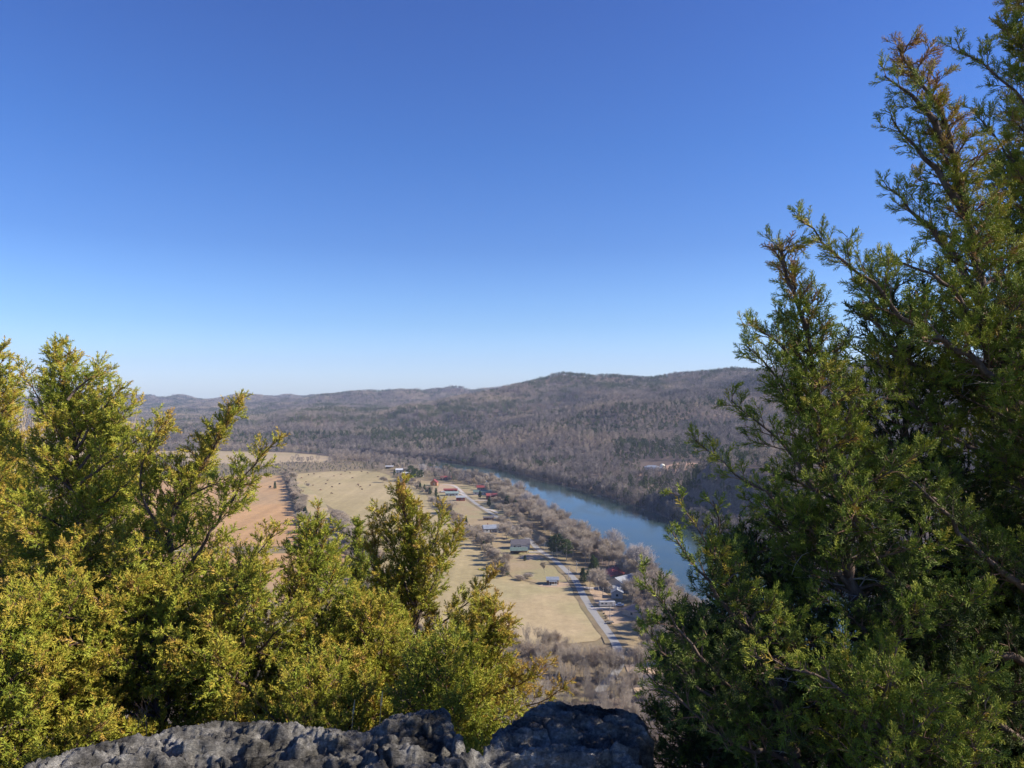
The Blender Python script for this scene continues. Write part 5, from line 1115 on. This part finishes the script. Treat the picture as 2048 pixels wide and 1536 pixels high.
def ledge(label, crest, z0, near, seed, amp, tilt=0.0, depth=2.6):
    """rock slab: crest = far edge in photo pixels with depth, near = closing points in metres"""
    top = [at_y(u, v, D) for u, v, D in crest]; Q = [(p[0], p[1]) for p in top] + near
    xs = [q[0] for q in Q]; ys = [q[1] for q in Q]; st = .009
    X, Y = np.meshgrid(np.arange(min(xs) - .35, max(xs) + .35, st), np.arange(max(min(ys), 2.4) - .2, max(ys) + .35, st))
    wx = X + (fbm(X * 3, Y * 3, seed + 3, 4) - .5) * .22; wy = Y + (fbm(X * 3, Y * 3, seed + 9, 4) - .5) * .22
    s = poly_sd(wx, wy, Q)
    mono = [top[0]]
    for p in top[1:]:
        if p[0] > mono[-1][0] + .01: mono.append(p)
    cz = np.interp(X, [p[0] for p in mono], [p[2] for p in mono]) - CZ        # height of the crest along x
    cyy = np.interp(X, [p[0] for p in mono], [p[1] for p in mono])
    z = cz - tilt * np.clip(cyy - Y, 0, 3)
    # broken, pitted, fluted surface
    wx2, wy2 = X + (fbm(X * 4, Y * 4, seed + 41, 3) - .5) * .25, Y + (fbm(X * 4, Y * 4, seed + 42, 3) - .5) * .25
    inn = sstep(0, .16, s); c1, k1 = cells(wx2 * 1.1 + Y * .5, wy2 * 3.2, seed); c2, k2 = cells(wx2 * 3.0 + Y, wy2 * 9.5, seed + 50); c3, k3 = cells(wx2 * 9 + Y * 4, wy2 * 24, seed + 90)
    r4 = 1 - np.abs(fbm(X * 4.2 + Y * 2, Y * 9, seed + 31, 6, .62) * 2 - 1); pits = sstep(.58, .70, fbm(X * 6, Y * 13, seed + 13, 3))
    z = z + c1 * amp * .34 * (.05 + .95 * inn) + c2 * .018 * (.2 + .8 * inn) + c3 * .006 + (r4 - .8) * .13 - pits * .02 * inn
    z = z - .09 * np.exp(-k1 / .022) * inn - .008 * np.exp(-k2 / .02)
    q = (cyy - Y) / .21 + (fbm(X * 1.5, Y * 2.2, seed + 71, 4) - .5) * 3.2; fr = q - np.floor(q)                 # bedding steps parallel to the crest
    z = z - .085 * (np.floor(q) + sstep(.72, 1, fr) - q * .55) * inn * sstep(.05, .25, cyy - Y)
    z -= .05 * np.exp(-np.clip(s, 0, 1) / .03) + depth * np.clip(-s / .20, 0, 1) ** .75
    X2 = X + np.where(s < 0, (fbm(X * 5, z * 6, seed + 23, 3) - .5) * .18, 0)
    Y2 = Y - np.clip(-s / .20, 0, 1) * .25                                       # sides undercut below the lip
    ny, nx = X.shape; i = np.arange(ny - 1)[:, None] * nx + np.arange(nx - 1)[None]; Qd = np.stack([i, i + 1, i + nx + 1, i + nx], -1).reshape(-1, 4)
    sf = s.ravel(); Qd = Qd[(sf[Qd] > -.22).any(1)]
    V = np.stack([X2, Y2, z + CZ], -1).reshape(-1, 3); c0 = np.array([np.mean(xs), np.mean(ys), CZ + z0])
    used = np.unique(Qd); mp = np.full(len(V), -1); mp[used] = np.arange(len(used))
    o = link('rock_ledge', mk_mesh('rock_ledge', V[used] - c0, [mp[Qd]], [M_rock], smooth=True), loc=tuple(c0)); return tag(o, label, 'rock')
ledge('long low grey limestone slab at the bottom left, ending in a blunt knob', [(-60, 1562, 3.95), (20, 1540, 4.05), (90, 1516, 4.2), (150, 1500, 4.35), (250, 1478, 4.5), (330, 1456, 4.6), (430, 1448, 4.7), (600, 1446, 4.75), (690, 1448, 4.75), (745, 1452, 4.7), (785, 1436, 4.7), (850, 1420, 4.75), (892, 1421, 4.75), (910, 1448, 4.6), (912, 1485, 4.3)], -2.1, [(-.42, 3.9), (-.9, 3.5), (-1.2, 3.0), (-2.2, 2.6), (-3.4, 2.6)], 3, .22, .10)
ledge('jagged dark limestone block at the bottom centre with sunlit pitted top and steep right end', [(800, 1530, 3.7), (905, 1490, 4.2), (958, 1475, 4.4), (975, 1464, 4.5), (1012, 1436, 4.7), (1062, 1416, 4.85), (1112, 1403, 4.95), (1160, 1411, 4.95), (1200, 1412, 4.95), (1250, 1422, 4.9), (1288, 1438, 4.75), (1290, 1470, 4.3)], -2.1, [(.72, 3.9), (.52, 3.3), (.3, 2.6), (-1.3, 2.6), (-1.1, 3.2)], 8, .26, .16)
HAZE = 7e-5
# ---------------------------------------------------------------- haze
if HAZE > 0:
    mb = MB(); mb.box((0, 3750, 235), (18000, 7700, 482))
    m = bpy.data.materials.new('valley_air'); m.use_nodes = True; nt = m.node_tree; nt.nodes.clear()
    o = nt.nodes.new('ShaderNodeOutputMaterial'); v = nt.nodes.new('ShaderNodeVolumePrincipled'); nt.links.new(v.outputs[0], o.inputs['Volume'])
    v.inputs['Density'].default_value = HAZE; v.inputs['Color'].default_value = (.62, .74, 1, 1); v.inputs['Anisotropy'].default_value = .1
    tag(mb.build('haze', m), kind='stuff')
